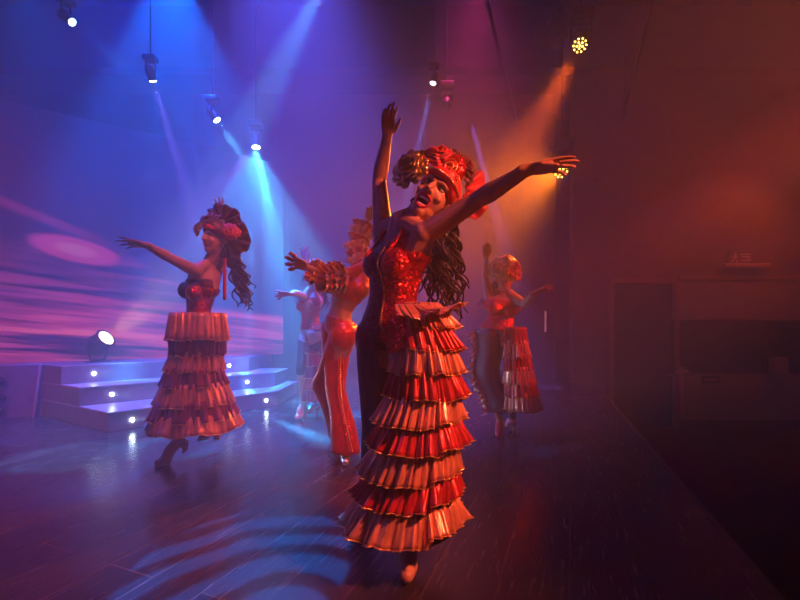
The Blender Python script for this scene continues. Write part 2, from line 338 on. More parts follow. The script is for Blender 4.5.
# ------------------------------------------------------------------ stairs, platform, screen
stair_m = noise_bump(mat('grey plum stair paint', (.17,.12,.16), .42), 12, .15, .75)
tread_m = mat('pale tread', (.30,.24,.28), .35)
S0=(-4.16,4.88); S3=(-3.725,4.616); S2=(-3.36,4.395); S1=(-2.84,4.08)
R1=(-1.62,5.52); R2=(-1.78,5.98); R3=(-2.20,6.12)
K = lambda a, b, d: (a[0]+(b[0]-a[0])*d, a[1]+(b[1]-a[1])*d)
st = empty('stage_stairs', 'grey three-step stage stairs with small white lights in the risers', 'stairs', None, (-3.0,5.0,0))
def step(nm, poly, z0, z1, m, par):
    q = MB(); q.prism([(x+3.0, y-5.0) for x, y in poly], z0, z1); return q.build(nm, m, par, False, .004)
step('step', [S0,S1,R1,(-1.62,6.6),(-4.1,6.6)], 0.001, .185, stair_m, st)
step('tread', [S0,K(S1,S0,-.012),K(R1,S1,-.012),(-1.60,6.6),(-4.1,6.6)], .185, .20, tread_m, st)
step('step', [S0,S2,R2,(-1.78,6.6),(-4.1,6.6)], .20, .385, stair_m, st)
step('tread', [S0,K(S2,S0,-.02),K(R2,S2,-.012),(-1.76,6.6),(-4.1,6.6)], .385, .40, tread_m, st)
step('step', [S0,S3,R3,(-2.2,6.6),(-4.1,6.6)], .40, .60, stair_m, st)
LEDM = mat('white step light', (1,1,1), .3, 0, .5, 0, (.72,.95,1), 40)
for (a, b_, z, pxs) in ((S1,R1,.095,(132,266)), (S2,R2,.295,(112,247)), (S3,R3,.50,(94,229))):
    for px in pxs:
        k = (px-400)/F   # where the riser line crosses that direction
        t = (k*a[1]-a[0])/((b_[0]-a[0])-k*(b_[1]-a[1])); x, y = K(a, b_, t)
        nrm = V((b_[1]-a[1], -(b_[0]-a[0]), 0)).normalized()
        q = MB(); c = V((x+3.0,y-5.0,z)); sd = V((nrm.y,-nrm.x,0))
        q.ell(c+nrm*.008, (.020,.012,.020), (sd, nrm, V((0,0,1)))); q.build('step_light', LEDM, st)
        p0 = V((x,y,z))+nrm*.03
        lamp('step_beam', 'SPOT', p0, p0+V((.92,-.25,.02)), (.45,.85,1), 60, .015, 34, .9)
pf = MB(); SA=(-5.35,4.62)
pf.prism([S0,(-4.10,6.6),(-2.2,6.6),(-2.2,7.2),(-8,7.2),(-8,4.05),(-6.0,4.05)], .001, .598)
o = pf.build('stage_platform', stair_m, None, False, .004); tag(o, 'raised grey platform beside and behind the stairs under the glowing screen', 'platform')
q = MB(); q.tube([V((-4.155,4.855,.60)), V((-4.19,4.80,.0))], .018, 6); q.build('corner_strip', tread_m, o)
for z in (.42,.24,.09):
    y = 4.86-.03; c = V(((2-400)/F*4.72, 4.70, z))
    q = MB(); nn = V((.36,-.93,0)).normalized(); sd = V((.93,.36,0)); 
    ring = [c+sd*(.045*math.cos(t))+V((0,0,.045*math.sin(t))) for t in [2*PI*i/16 for i in range(17)]]
    q.tube(ring, .010, 6); q.ell(c, (.028,.012,.028), (sd, nn, V((0,0,1)))); q.build('socket', M['black'], o)
# LED wall
A_ = V((-4.76,5.0,0)); B_ = V((-1.95,7.0,0)); U = (B_-A_).normalized(); LEN = (B_-A_).length; Nn = V((U.y,-U.x,0))
sm = bpy.data.materials.new('sunset picture on LED wall'); sm.use_nodes = True; nt = sm.node_tree; N = nt.nodes; L = nt.links; b = N['Principled BSDF']
b.inputs['Base Color'].default_value = (.01,.01,.012,1); b.inputs['Roughness'].default_value = .5
tc = N.new('ShaderNodeTexCoord'); sx = N.new('ShaderNodeSeparateXYZ'); L.new(tc.outputs['Object'], sx.inputs[0])
def MM(op, a, b_=None, c=None, clamp=False):
    n = N.new('ShaderNodeMath'); n.operation = op; n.use_clamp = clamp
    for i, q in enumerate((a, b_, c)):
        if q is None: continue
        if isinstance(q, (int, float)): n.inputs[i].default_value = q
        else: L.new(q, n.inputs[i])
    return n.outputs[0]
u = sx.outputs[0]; z = sx.outputs[2]
zb = N.new('ShaderNodeValToRGB'); L.new(MM('DIVIDE', u, 4.0, None, True), zb.inputs[0])
pts = [(0,2.62),(.25,2.25),(.42,1.85),(.6,1.40),(.8625,1.27)]
e = zb.color_ramp.elements; e[0].position = 0; e[0].color = (2.62/4,)*3+(1,); e[1].position = .8625; e[1].color = (1.27/4,)*3+(1,)
for p_, v_ in pts[1:-1]: k = e.new(p_); k.color = (v_/4,)*3+(1,)
dz = MM('SUBTRACT', MM('MULTIPLY', zb.outputs[0], 4.0), z)       # metres below the pink edge
mask = MM('MULTIPLY', dz, 9.0, None, True)
cb = N.new('ShaderNodeCombineXYZ'); L.new(MM('MULTIPLY', u, .35), cb.inputs[0]); L.new(MM('MULTIPLY', MM('MULTIPLY_ADD', u, .10, z), 7.5), cb.inputs[2])
nz = N.new('ShaderNodeTexNoise'); nz.inputs['Scale'].default_value = 1.1; nz.inputs['Detail'].default_value = 4; nz.inputs['Roughness'].default_value = .6; L.new(cb.outputs[0], nz.inputs['Vector'])
streak = MM('MULTIPLY', MM('SUBTRACT', nz.outputs['Fac'], .40), 4.2, None, True)
low = MM('MULTIPLY_ADD', MM('SUBTRACT', 2.0, z), .62, .12, True)
pk = MM('MULTIPLY', MM('MULTIPLY', mask, streak), low)
edge = MM('MULTIPLY', MM('MULTIPLY', MM('SUBTRACT', .16, dz), 8.0, None, True), mask)
edge = MM('MULTIPLY', edge, MM('MULTIPLY', MM('SUBTRACT', 1.5, u), 1.0, None, True))
du = MM('DIVIDE', MM('SUBTRACT', u, .72), .50); dv = MM('DIVIDE', MM('MULTIPLY_ADD', MM('SUBTRACT', u, .72), .17, MM('SUBTRACT', z, 2.03)), .17)
rr = MM('SQRT', MM('ADD', MM('MULTIPLY', du, du), MM('MULTIPLY', dv, dv)))
sun = MM('MULTIPLY', MM('SUBTRACT', 1.05, rr), 4.0, None, True); core = MM('MULTIPLY', MM('SUBTRACT', .5, rr), 8.0, None, True)
tot = MM('MAXIMUM', MM('MAXIMUM', pk, MM('MULTIPLY', edge, .34)), MM('MULTIPLY', sun, .40), None, False)
cr = N.new('ShaderNodeValToRGB'); e = cr.color_ramp.elements; e[0].position = 0; e[0].color = (.006,.003,.022,1); e[1].position = 1; e[1].color = (.95,.16,.19,1)
k = e.new(.45); k.color = (.48,.035,.14,1)
L.new(tot, cr.inputs[0])
mx = N.new('ShaderNodeMix'); mx.data_type = 'RGBA'; L.new(MM('MULTIPLY', core, .35), mx.inputs[0]); L.new(cr.outputs[0], mx.inputs[6]); mx.inputs[7].default_value = (.62,.22,.30,1)
L.new(mx.outputs[2], b.inputs['Emission Color']); b.inputs['Emission Strength'].default_value = .85
scr = empty('led_screen', 'large angled screen glowing with a pink and purple sunset behind the stairs', 'screen', None, A_)
scr.rotation_euler = (0,0,math.atan2(U.y,U.x))
q = MB(); q.box((-.45,0,.602), (LEN,.05,3.75)); q.build('screen_face', sm, scr, False)
q = MB(); q.box((-.45,.051,.602), (LEN+.02,.12,3.77)); 
for x in (.3,1.3,2.3,3.2): q.box((x,.12,.61), (x+.06,.2,3.7)); 
q.build('screen_cabinet', M['black'], scr, False)

# ------------------------------------------------------------------ dancers
def seg_dist(Pn, a, b):
    a = np.array(a); b = np.array(b); ab = b-a; t = np.clip(((Pn-a)@ab)/max(ab@ab, 1e-9), 0, 1)
    return np.linalg.norm(Pn-(a+t[:,None]*ab), axis=1), t
def orth(fwd, up):
    up = V(up).normalized(); fwd = V(fwd); fwd = (fwd-up*fwd.dot(up)).normalized(); left = up.cross(fwd)   # person's own left
    return left, fwd, up
def hand(mb, wrist, dr, palm, side, r=.0078, curl=(.15,.2,.3,.35), spread=.10, L=1.0, thumb=.6):
    """palm, four fingers and a thumb; dr: wrist to knuckles, palm: palm normal, side: +1 thumb on cross side"""
    dr = V(dr).normalized(); palm = V(palm); palm = (palm-dr*palm.dot(dr)).normalized(); s = dr.cross(palm)*side; wrist = V(wrist)
    pl = .082*L
    mb.tube([wrist-dr*.02, wrist+dr*.01], [.022,.023], 12)
    # palm: flattened loft
    rings = []
    for t, wd, th in ((-.06,.018,.015),(.1,.024,.016),(.4,.034,.016),(.75,.039,.014),(1.0,.037,.011),(1.06,.030,.006)):
        c = wrist+dr*pl*t
        rings.append([c+s*(wd*L*math.cos(a))+palm*(th*math.sin(a)) for a in [2*PI*i/14 for i in range(14)]])
    mb.loft(rings)
    for i in range(4):
        off = (.030-.0195*i)*L; ln = (.068,.078,.072,.056)[i]*L; base = wrist+dr*pl*(.93,.98,.95,.86)[i]+s*off
        d = (dr+s*(spread*(1.5-i)/1.5)).normalized(); pts = [base-d*.012, base]; p = base; a = 0
        for k, fr in enumerate((.46,.30,.24)):
            a += curl[i]*(1 if k else .6); dd = d*math.cos(a)+palm*math.sin(a); p = p+dd*ln*fr; pts.append(p)
        mb.tube(pts, [r*1.05, r*1.05, r, r*.92, r*.8], 10)
    b = wrist+dr*pl*.18+s*.020*L; td = (dr*.75+s*thumb+palm*.25).normalized(); t2 = (dr*.95+s*thumb*.45+palm*.3).normalized()
    mb.tube([b-s*.012, b+td*.034*L, b+td*.034*L+t2*.028*L, b+td*.034*L+t2*.050*L], [.0125,.0105,.009,.0075], 10)
    return wrist+dr*pl
def foot(mb, ank, toe, heel_drop=.06, r=.031):
    """ankle to toe ball; returns nothing"""
    ank = V(ank); toe = V(toe); d = (toe-ank); f = V((d.x,d.y,0)).normalized()
    heel = ank-f*.035+V((0,0,-heel_drop*.55))
    mid = ank*.45+toe*.55+V((0,0,.012))
    mb.tube([ank+V((0,0,.02)), ank*.72+toe*.28+V((0,0,.005)), mid, toe-f*.02+V((0,0,.006)), toe+f*.022], [r*1.02,r*1.08,.034,.036,.022], 14)
    mb.tube([ank+V((0,0,.02)), heel], [r*.95,.029], 12)
TORSO = [(-.17,.050,.055,0),(-.11,.135,.095,0),(-.03,.168,.112,-.01),(.05,.170,.108,-.008),(.16,.150,.092,.0),(.30,.126,.080,.004),(.44,.114,.076,.006),(.60,.124,.086,.004),(.78,.138,.098,.004),(.92,.146,.100,0),(1.02,.145,.088,-.006),(1.10,.120,.070,-.014),(1.17,.075,.054,-.014),(1.24,.050,.046,-.006)]
def make_body(J, S):
    """one skin: J joints, S settings -> (object-ready arrays)"""
    mb = MB()
    pl, pf, pu = orth(J['pf'], V(J['C'])-V(J['P'])); cl, cf, cu = orth(J['cf'], V(J['N'])-V(J['P'])*.5-V(J['C'])*.5)
    Pp, Cc, Nn_ = V(J['P']), V(J['C']), V(J['N']); g = S.get('girth', 1.0)
    def spine(t):
        if t <= 1: 
            b = V(J.get('B', (Pp+Cc)/2)); k = max(t, 0)
            q = (1-k)**2*Pp+2*k*(1-k)*b+k*k*Cc
            return q + (pu*t*(Cc-Pp).length if t < 0 else V())
        return Cc.lerp(Nn_, (t-1)/.24) if t < 1.24 else Nn_
    rings = []
    for t, hw, hd, o in TORSO:
        k = min(max(t, 0), 1); l = pl.lerp(cl, k).normalized(); f = pf.lerp(cf, k); f = (f-l*f.dot(l)).normalized(); c = spine(t)+f*o
        if S.get('male'): hw *= (.92 if t < .5 else 1.10)
        rings.append([c+l*(hw*g*math.cos(a)*(1-.06*math.cos(2*a)))+f*(hd*g*math.sin(a)) for a in [2*PI*i/28 for i in range(28)]])
    mb.loft(rings)
    if not S.get('male'):
        for s in (1,-1): mb.ell(Cc-cu*.075+cl*s*.068+cf*.078, (.062,.050,.058), (cl, cf, cu))
    for s in (1,-1): mb.ell(Pp-pu*.02+pl*s*.075-pf*.046, (.078,.062,.085), (pl, pf, pu))
    # neck
    H = V(J['H']); hl, hf, hu = orth(J['hf'], J['hu'])
    mb.tube([Nn_-cu*.06, Nn_+cu*.01, H-hu*.075-hf*.018, H-hu*.02-hf*.02], [.062,.050,.050,.055], 16)
    for s, a in ((1,'l'),(-1,'r')):   # collar muscle up to each shoulder
        sh = V(J['sh'+a]); mb.tube([Nn_+cu*.0, Nn_.lerp(sh,.5)+cu*.012, sh], [.044,.044,.046], 12)
        mb.ell(sh, (.052,.052,.052))
        mb.tube([Cc+cl*s*.10-cu*.03, sh], [.070,.048], 12)
        el = V(J['el'+a]); wr = V(J['wr'+a]); m = S.get('arm', 1.0)
        mb.tube([sh, sh.lerp(el,.3), sh.lerp(el,.6), el], [.047*m,.044*m,.040*m,.034*m], 16)
        mb.tube([el, el.lerp(wr,.25), el.lerp(wr,.6), wr], [.034*m,.037*m,.030*m,.0225*m], 16)
        if ('hd'+a) in J: hand(mb, wr, *J['hd'+a])
        hp = Pp+pl*s*.088-pu*.03; kn = V(J['kn'+a]); an = V(J['an'+a])
        mb.tube([hp, hp.lerp(kn,.3), hp.lerp(kn,.65), kn-(kn-hp).normalized()*.03, kn], [.092,.085,.068,.056,.053], 18)
        mb.tube([kn, kn.lerp(an,.12), kn.lerp(an,.32)-orth(J['pf'],(0,0,1))[1]*.012, kn.lerp(an,.65), an], [.053,.050,.053,.040,.031], 16)
        foot(mb, an, J['to'+a], (an.z-.03) if a == S.get('stand','l') else .06)
    # head
    ax = (hl, hf, hu); h = lambda x, y, z: H+hl*x+hf*y+hu*z
    mb.ell(h(0,-.018,.030), (.074,.092,.082), ax, 24, 16)
    mb.ell(h(0,.020,-.012), (.064,.066,.088), ax, 24, 16)
    op = S.get('mouth_open', 0)
    mb.ell(h(0,.046,-.080-.018*op), (.032,.032,.026), ax); mb.ell(h(0,.020,-.066-.010*op), (.052,.050,.040), ax)
    mb.tube([h(0,.078,.030), h(0,.092,.010), h(0,.106,-.014), h(0,.098,-.021)], [.009,.010,.012,.009], 10)
    for s in (1,-1):
        mb.ell(h(s*.012,.094,-.017), (.009,.009,.008), ax); mb.ell(h(s*.040,.060,-.020), (.022,.018,.018), ax)
        mb.ell(h(s*.075,-.012,.0), (.010,.018,.030), ax)
        mb.tube([h(s*.010,.083,.036), h(s*.030,.078,.042), h(s*.052,.060,.036)], .009, 8)
    # merge into one continuous skin
    o = bpy.data.objects.new('tmp', mb.mesh('tmp')); C.objects.link(o)
    r = o.modifiers.new('r', 'REMESH'); r.mode = 'VOXEL'; r.voxel_size = S.get('voxel', .006)
    q = o.modifiers.new('s', 'SMOOTH'); q.factor = .5; q.iterations = S.get('smooth', 3)
    dg = bpy.context.evaluated_depsgraph_get(); me = bpy.data.meshes.new_from_object(o.evaluated_get(dg))
    bpy.data.objects.remove(o)
    nv = len(me.vertices); co = np.empty(nv*3); me.vertices.foreach_get('co', co); co = co.reshape(-1, 3)
    # features pressed into the face
    Rm = np.array([hl, hf, hu]); loc = (co-np.array(H))@Rm.T; hm_ = (np.abs(loc) < .15).all(axis=1) & (loc[:,1] > .02)
    def press(cx, cz, rx, rz, depth, p=1.0):
        k = ((loc[:,0]-cx)/rx)**2+((loc[:,2]-cz)/rz)**2; wgt = np.where(hm_, np.clip(1-k, 0, 1)**p, 0)
        loc[:,1] -= wgt*depth; return wgt
    for s in (1,-1): press(s*.031, .018, .020, .014, .011)
    mz = -.056-.006*op; mr_ = None
    if op: mr_ = press(0, mz, .026, .008+.018*op, .030, .6)
    else: press(0, mz, .028, .004, .004)
    co2 = np.where(hm_[:,None], loc@Rm+np.array(H), co)
    me.vertices.foreach_set('co', co2.ravel()); me.update()
    return me, co2, mr_, dict(pl=pl,pf=pf,pu=pu,cl=cl,cf=cf,cu=cu,hl=hl,hf=hf,hu=hu,H=H,spine=spine)
def bones(J):
    hp = lambda s: V(J['P'])+orth(J['pf'],(0,0,1))[0]*s*.088
    return [('torso', J['P'], J['C'], .12), ('torso', J['C'], J['N'], .10), ('head', J['N'], V(J['H'])+(V(J['H'])-V(J['N']))*.3, .07),
            ('arml', J['shl'], J['ell'], .042), ('forel', J['ell'], J['wrl'], .03), ('armr', J['shr'], J['elr'], .042), ('forer', J['elr'], J['wrr'], .03),
            ('legl', hp(1), J['knl'], .07), ('shinl', J['knl'], J['anl'], .04), ('footl', J['anl'], J['tol'], .03),
            ('legr', hp(-1), J['knr'], .07), ('shinr', J['knr'], J['anr'], .04), ('footr', J['anr'], J['tor'], .03)]
def shell(me, co, mask, off, name, m, parent, thick=.002):
    """a garment that follows the body: the skin over `mask`, moved outwards"""
    nv = len(co); no = np.empty(nv*3); me.vertices.foreach_get('normal', no); no = no.reshape(-1,3)
    nf = len(me.polygons); idx = np.empty(len(me.loops), dtype=np.int32); me.loops.foreach_get('vertex_index', idx)
    st_ = np.empty(nf, dtype=np.int32); tot_ = np.empty(nf, dtype=np.int32); me.polygons.foreach_get('loop_start', st_); me.polygons.foreach_get('loop_total', tot_)
    fs = [tuple(idx[a:a+n]) for a, n in zip(st_, tot_) if mask[idx[a:a+n]].all()]
    used = sorted({i for f in fs for i in f}); mp_ = {i:k for k, i in enumerate(used)}
    nm = bpy.data.meshes.new(name); pts = co[used]+no[used]*off
    nm.from_pydata([tuple(p) for p in pts], [], [tuple(mp_[i] for i in f) for f in fs]); nm.update()
    o = link(name, nm, m, parent)
    q = o.modifiers.new('sm', 'SMOOTH'); q.factor = .5; q.iterations = 4
    if thick: q = o.modifiers.new('t', 'SOLIDIFY'); q.thickness = thick; q.offset = 1
    return o
def rose(c, axis, R, seed=0, layers=5, name='rose', m=None, parent=None):
    rnd = random.Random(seed); a = V(axis).normalized(); x = a.orthogonal().normalized(); y = a.cross(x); c = V(c); mb = MB()
    for k in range(layers):
        Rk = R*(.22+.78*(k+1)/layers); n = (2,3,4,5,6,7)[min(k,5)]; hk = R*(.95-.85*(k/layers)**1.3); ph0 = rnd.random()*6
        for j in range(n):
            ph = ph0+2*PI*j/n+rnd.uniform(-.15,.15); wd = 2*PI/n*.72; jr = rnd.uniform(.9,1.12); w1 = rnd.uniform(0,6); g = []
            for it in range(7):
                t = it/6; row = []
                for i_ in range(9):
                    s = -1+i_/4; rad = Rk*jr*(.12+.88*t**.75)*(1+.06*math.sin(5*s+w1)*t); lip = max(t-.75,0)*4
                    z_ = hk*(t**.8)*(1-.25*s*s*t)-lip*.16*R+.04*R*math.sin(7*s+w1)*t; rad += lip*.10*R*(k/layers+.2)
                    an = ph+s*wd*(.55+.45*math.sin(PI*min(t*.8+.2,1)))
                    row.append(c+(x*math.cos(an)+y*math.sin(an))*rad+a*(z_-.35*R))
                g.append(row)
            mb.loft(g, False, 0, False)
    return mb.build(name, m, parent, True, 0, R*.02)
def strands(name, roots, length, fall, m, parent, seed=0, amp=.014, r=.0065, turns=7, out=V((0,0,0)), body=None):
    rnd = random.Random(seed); mb = MB()
    for p0 in roots:
        p0 = V(p0); L_ = length*rnd.uniform(.65,1.05); n = 34; ph = rnd.random()*6; tn = turns*rnd.uniform(.7,1.3); pts = []
        sway = V((rnd.uniform(-1,1), rnd.uniform(-1,1), 0))*.05; am = amp*rnd.uniform(.6,1.3)
        for i in range(n):
            t = i/(n-1); c = p0+V(fall)*L_*t+V(out)*math.sin(t*PI*.5)+sway*t*t
            k = min(t*3, 1); pts.append(c+V((math.cos(ph+tn*6.28*t), math.sin(ph+tn*6.28*t), .4*math.sin(ph*2+tn*6.28*t)))*am*k)
        mb.tube(pts, [r*(1.0-.55*i/(n-1)) for i in range(n)], 6)
    return mb.build(name, m, parent)
def ruffle(name, ctr0, ctr1, a0, b0, a1, b1, th0, th1, m, parent, pleats=26, amp=.022, seed=0, hem=.018, up=(0,0,1), sidev=(1,0,0), lift=None, nv=9):
    """one gathered flounce: an arc of cloth from the seam ellipse (a0,b0) down to the hem ellipse (a1,b1)"""
    rnd = random.Random(seed); mb = MB(); sx_ = V(sidev).normalized(); fy = V(up).normalized().cross(sx_); ctr0 = V(ctr0); ctr1 = V(ctr1)
    span = th1-th0; n = max(int(pleats*abs(span)/(2*PI)*10), 40); p3 = rnd.random()*6; g = []
    def folds(cnt):     # folds of uneven width and depth, as gathered satin falls
        cnt = int(cnt*abs(span)/(2*PI))+2; ws = [rnd.uniform(.45,1.6) for _ in range(cnt)]; tot = sum(ws); xs = [0]
        for w_ in ws: xs.append(xs[-1]+w_/tot)
        am = [rnd.uniform(.35,1.15) for _ in range(cnt+1)]; ph = np.interp(np.linspace(0,1,n+1), xs, np.arange(cnt+1))
        return np.sin(2*PI*ph)*np.interp(ph, np.arange(cnt+1), am)
    F1 = folds(pleats); F2 = folds(pleats*2.1); F3 = folds(pleats*.22)
    for j in range(nv+1):
        v = min(j/(nv-1)*.975, .975) if j < nv else 1.0; row = []
        for i in range(n+1):
            th = th0+span*i/n; wob = F3[i]; s = F1[i]; s2 = F2[i]
            w_ = amp*(.25+.75*v)*s*.80+amp*.30*s2*(1-.4*v)+amp*.8*v*wob
            e = v**.85; A = a0+(a1-a0)*e; B = b0+(b1-b0)*e
            if j == nv: w_ *= 1.12; A += amp*.25; B += amp*.25
            zz = hem*v*v*(.35*s+.8*wob)
            c = ctr0.lerp(ctr1, v)
            p = c+sx_*((A+w_)*math.cos(th))+fy*((B+w_)*math.sin(th))+V((0,0,zz))
            if lift: p += V(lift)*v*v*max(0, math.cos(th-lift_ang(lift)))
            row.append(p)
        g.append(row)
    mb.loft(g[:-1], False, 0, False); mb.loft(g[-2:], False, 1, False)
    return mb.build(name, [m, M['gold_trim']], parent, True, 0, .0025)
def lift_ang(l): return math.atan2(l[1], l[0])
def face(A, par, op=0, smile=False, laugh=False):
    H, hl, hf, hu = A['H'], A['hl'], A['hf'], A['hu']; h = lambda x, y, z: H+hl*x+hf*y+hu*z; ax = (hl,hf,hu)
    for s in (1,-1):
        q = MB(); q.ell(h(s*.031,.060,.018), (.0145,.013,.0085 if not laugh else .006), ax, 14, 10, 0); q.ell(h(s*.030,.0705,.018), (.0062,.004,.0062), ax, 10, 8, 1)
        q.build('eye', [M['eye'], M['dark']], par)
        q = MB(); q.tube([h(s*.014,.072,.020), h(s*.022,.077,.027), h(s*.033,.076,.029), h(s*.046,.066,.027), h(s*.054,.058,.031)], [.0018,.003,.0036,.003,.0015], 6)
        q.build('lashes', M['dark'], par)
        q = MB(); q.tube([h(s*.012,.088,.040), h(s*.026,.088,.050), h(s*.042,.076,.050), h(s*.054,.062,.042)], [.002,.0034,.003,.001], 6)
        q.build('eyebrow', M['dark'], par)
    z0 = -.056-.006*op; rx = .029; rz = .006+.021*op; q = MB(); ring = []
    for i in range(25):
        a = 2*PI*i/24; x = rx*math.cos(a); z_ = z0+rz*math.sin(a)+.010*(abs(x)/rx)**2*(1 if (smile or op) else 0)
        ring.append(h(x, .087-.020*(x/rx)**2-(.008 if math.sin(a) < -.3 else 0), z_))
    q.tube(ring, .0052, 8, False); q.build('lips', M['lip'], par)
    if op or smile:
        q = MB(); rows = []
        for dz_ in (0, -.009):
            rows.append([h(x, .086-.020*(x/rx)**2-.007, z0+rz*.62*math.sqrt(max(0,1-(x/rx)**2))+.010*(abs(x)/rx)**2+dz_) for x in [rx*.86*(-1+i/6) for i in range(13)]])
        q.loft(rows, False, 0, False)
        if op > .5: 
            q.loft([[h(x,.074-.02*(x/rx)**2, z0-rz*.66*math.sqrt(max(0,1-(x/rx)**2))+dz_) for x in [rx*.6*(-1+i/6) for i in range(13)]] for dz_ in (0,.007)], False, 0, False)
        q.build('teeth', M['teeth'], par, True, 0, .003)
def masks(J, co):
    bs = bones(J); ds = []; ts = []
    for nm, a, b, r in bs:
        d, t = seg_dist(co, a, b); ds.append(d/r if nm != 'torso' else d/(r*1.15)); ts.append(t)
    k = np.argmin(np.array(ds), axis=0); names = np.array([b[0] for b in bs])[k]; t = np.array(ts)[k, np.arange(len(co))]
    return names, t
def shoe(me, co, nm, t, which, J, m, par, heel=True):
    an = V(J['an'+which]); to = V(J['to'+which]); f = V((to.x-an.x, to.y-an.y, 0)).normalized()
    lx = (co-np.array(an))@np.array(f); low = (co[:,2] < an.z-.012) | (lx > .03)
    d, tt = seg_dist(co, an, to)
    mask = ((nm == 'foot'+which) | ((d < .075)&(co[:,2] < an.z))) & low & ~((lx > .0)&(lx < .075)&(co[:,2] > (an.z*(1-tt)+to.z*tt)+.022))
    o = shell(me, co, mask, .004, 'shoe', m, par, .003)
    if heel:
        hz_ = an-f*.040; q = MB(); zb_ = max(to.z-.022, .002) if heel != 'up' else None
        top = hz_+V((0,0,-(an.z-.02)*.45)); bot = V((hz_.x, hz_.y, .004)) if heel != 'up' else hz_+V((0,0,-.095))+f*.01
        if (top-bot).length > .01: q.tube([top, top.lerp(bot,.5)+f*.003, bot], [.022,.013,.010], 10); q.build('heel', m, o)
    q = MB(); c = an+V((0,0,-.008)); l = V((-f.y,f.x,0))
    q.tube([c+l*(.040*math.cos(a))+f*(.038*math.sin(a)+.004) for a in [2*PI*i/20 for i in range(21)]], .0045, 6, False); q.build('ankle_strap', m, o)
    return o
def sequin_line(name, pts, par, r=.004, step_=.012, m=None):
    """a string of sequins: one beaded cord"""
    q = MB(); pts = catmull(pts, 14); L_ = sum((c-a).length for a, c in zip(pts, pts[1:])); n = max(int(L_/step_), 4); cum = [0]
    for a, c in zip(pts, pts[1:]): cum.append(cum[-1]+(c-a).length)
    xyz = [np.interp(np.linspace(0, L_, n*6+1), cum, [p[k] for p in pts]) for k in range(3)]
    q.tube([V((x,y,z)) for x, y, z in zip(*xyz)], [r*(.35+.75*abs(math.sin(PI*i/6))) for i in range(n*6+1)], 8)
    return q.build(name, m or M['gold_trim'], par, False)
def turban(A, par, m, s=1.0, band=None, tilt=0):
    H, hl, hf, hu = A['H'], A['hl'], A['hf'], A['hu']; q = MB(); ax = (hl,hf,hu); rings = []
    for t, w_, o in ((.052,.086,-.006),(.066,.096,-.008),(.085,.104,-.015),(.110,.102,-.02),(.135,.088,-.02),(.152,.06,-.02),(.16,.02,-.02)):
        c = H+hu*(.012+(t-.04)*s)+hf*o
        rings.append([c+hl*(w_*s*.93*math.cos(a)*(1+.02*math.sin(9*a+t*30)))+hf*(w_*s*1.04*math.sin(a))-hu*(.02*math.cos(a*1)**2 - .022*max(0,math.sin(a))) for a in [2*PI*i/36 for i in range(36)]])
    q.loft(rings); hd_ = q.build('headdress', m, par, True, 0, 0)
    q = MB(); rg = []
    for dz_, w_ in ((.028,.079),(.034,.090),(.060,.098),(.072,.092)):
        rg.append([H+hu*(dz_+.022*max(0,math.sin(a))-.012*math.cos(a)**2-.030*max(0,-math.sin(a)))+hl*(w_*.96*math.cos(a))+hf*(w_*1.10*math.sin(a)-.006) for a in [2*PI*i/36 for i in range(36)]])
    q.loft(rg, False); q.build('headband', band or M['ribbon'], hd_, True, 0, .003)
    return hd_
def spiral_ornament(c, n, R, par, m, turns=1.6):
    n = V(n).normalized(); x = n.orthogonal().normalized(); y = n.cross(x); q = MB(); c = V(c)
    q.tube([c+(x*math.cos(a)+y*math.sin(a))*R*(.25+.75*a/(turns*6.28)) for a in [turns*6.28*i/40 for i in range(41)]], R*.11, 8)
    return q.build('spiral_ornament', m, par)
def fan(c, n, up, R, par, m, name='ruffled_fan', span=2.6, seed=0, pl=9):
    n = V(n).normalized(); up = V(up); up = (up-n*up.dot(n)).normalized(); s = n.cross(up); q = MB(); rows = []; rnd = random.Random(seed); ph = rnd.random()*6
    for k in range(6):
        t = .15+.85*k/5; rows.append([V(c)+(up*math.cos(a)+s*math.sin(a))*R*t*(1+.05*math.sin(5*a+ph))+n*(.14*R*t*math.sin(pl*a+ph)) for a in [-span/2+span*i/60 for i in range(61)]])
    q.loft(rows, False, 0, False); return q.build(name, m, par, True, 0, .003)

def dancer(J, S, label, skin, group=None):
    me, co, mr_, A = make_body(J, S); nm, t = masks(J, co)
    o = bpy.data.objects.new('person', me); C.objects.link(o); o['label'] = label; o['category'] = 'dancer'
    if group: o['group'] = group
    me.materials.clear(); me.materials.append(skin); me.materials.append(M['mouth']); me.polygons.foreach_set('use_smooth', [True]*len(me.polygons))
    if mr_ is not None:
        idx = np.empty(len(me.loops), dtype=np.int32); me.loops.foreach_get('vertex_index', idx); st_ = np.empty(len(me.polygons), dtype=np.int32); me.polygons.foreach_get('loop_start', st_)
        me.polygons.foreach_set('material_index', (mr_[idx[st_]] > .02).astype(np.int32))
    return o, me, co, nm, t, A
def torso_h(co, A, J):
    u_ = V(J['C'])-V(J['P']); return ((co-np.array(J['P']))@np.array(u_))/u_.length_squared

# ---- the leading dancer
J = dict(P=P(393,331,1.85), C=P(401,249,1.84), B=P(392,292,1.83), N=P(400,224,1.83), pf=(-.62,-.78,0), cf=(-.78,-.62,.12),
         H=P(434,197,1.80), hf=(-.26,-.95,.10), hu=(.60,0,.80),
         shl=P(424,234,1.71), ell=P(479,199,1.60), wrl=P(527,170,1.48), shr=P(383,233,1.96), elr=P(379,180,1.99), wrr=P(387,137,1.90),
         hdl=((.97,-.28,.08),(.05,-.25,-1.0),-1,.0082,(.10,.10,.12,.28),.12,1.05,.25), hdr=((.05,-.12,.98),(.55,-.8,.1),1,.0078,(.22,.3,.4,.5),.10,.95,.6),
         knl=P(417,440,1.72), anl=P(408,545,1.78), tol=P(407,572,1.665), knr=P(374,425,1.98), anr=P(366,502,2.14), tor=P(354,527,2.04))
S_ = dict(voxel=.0046, mouth_open=1, smooth=3)
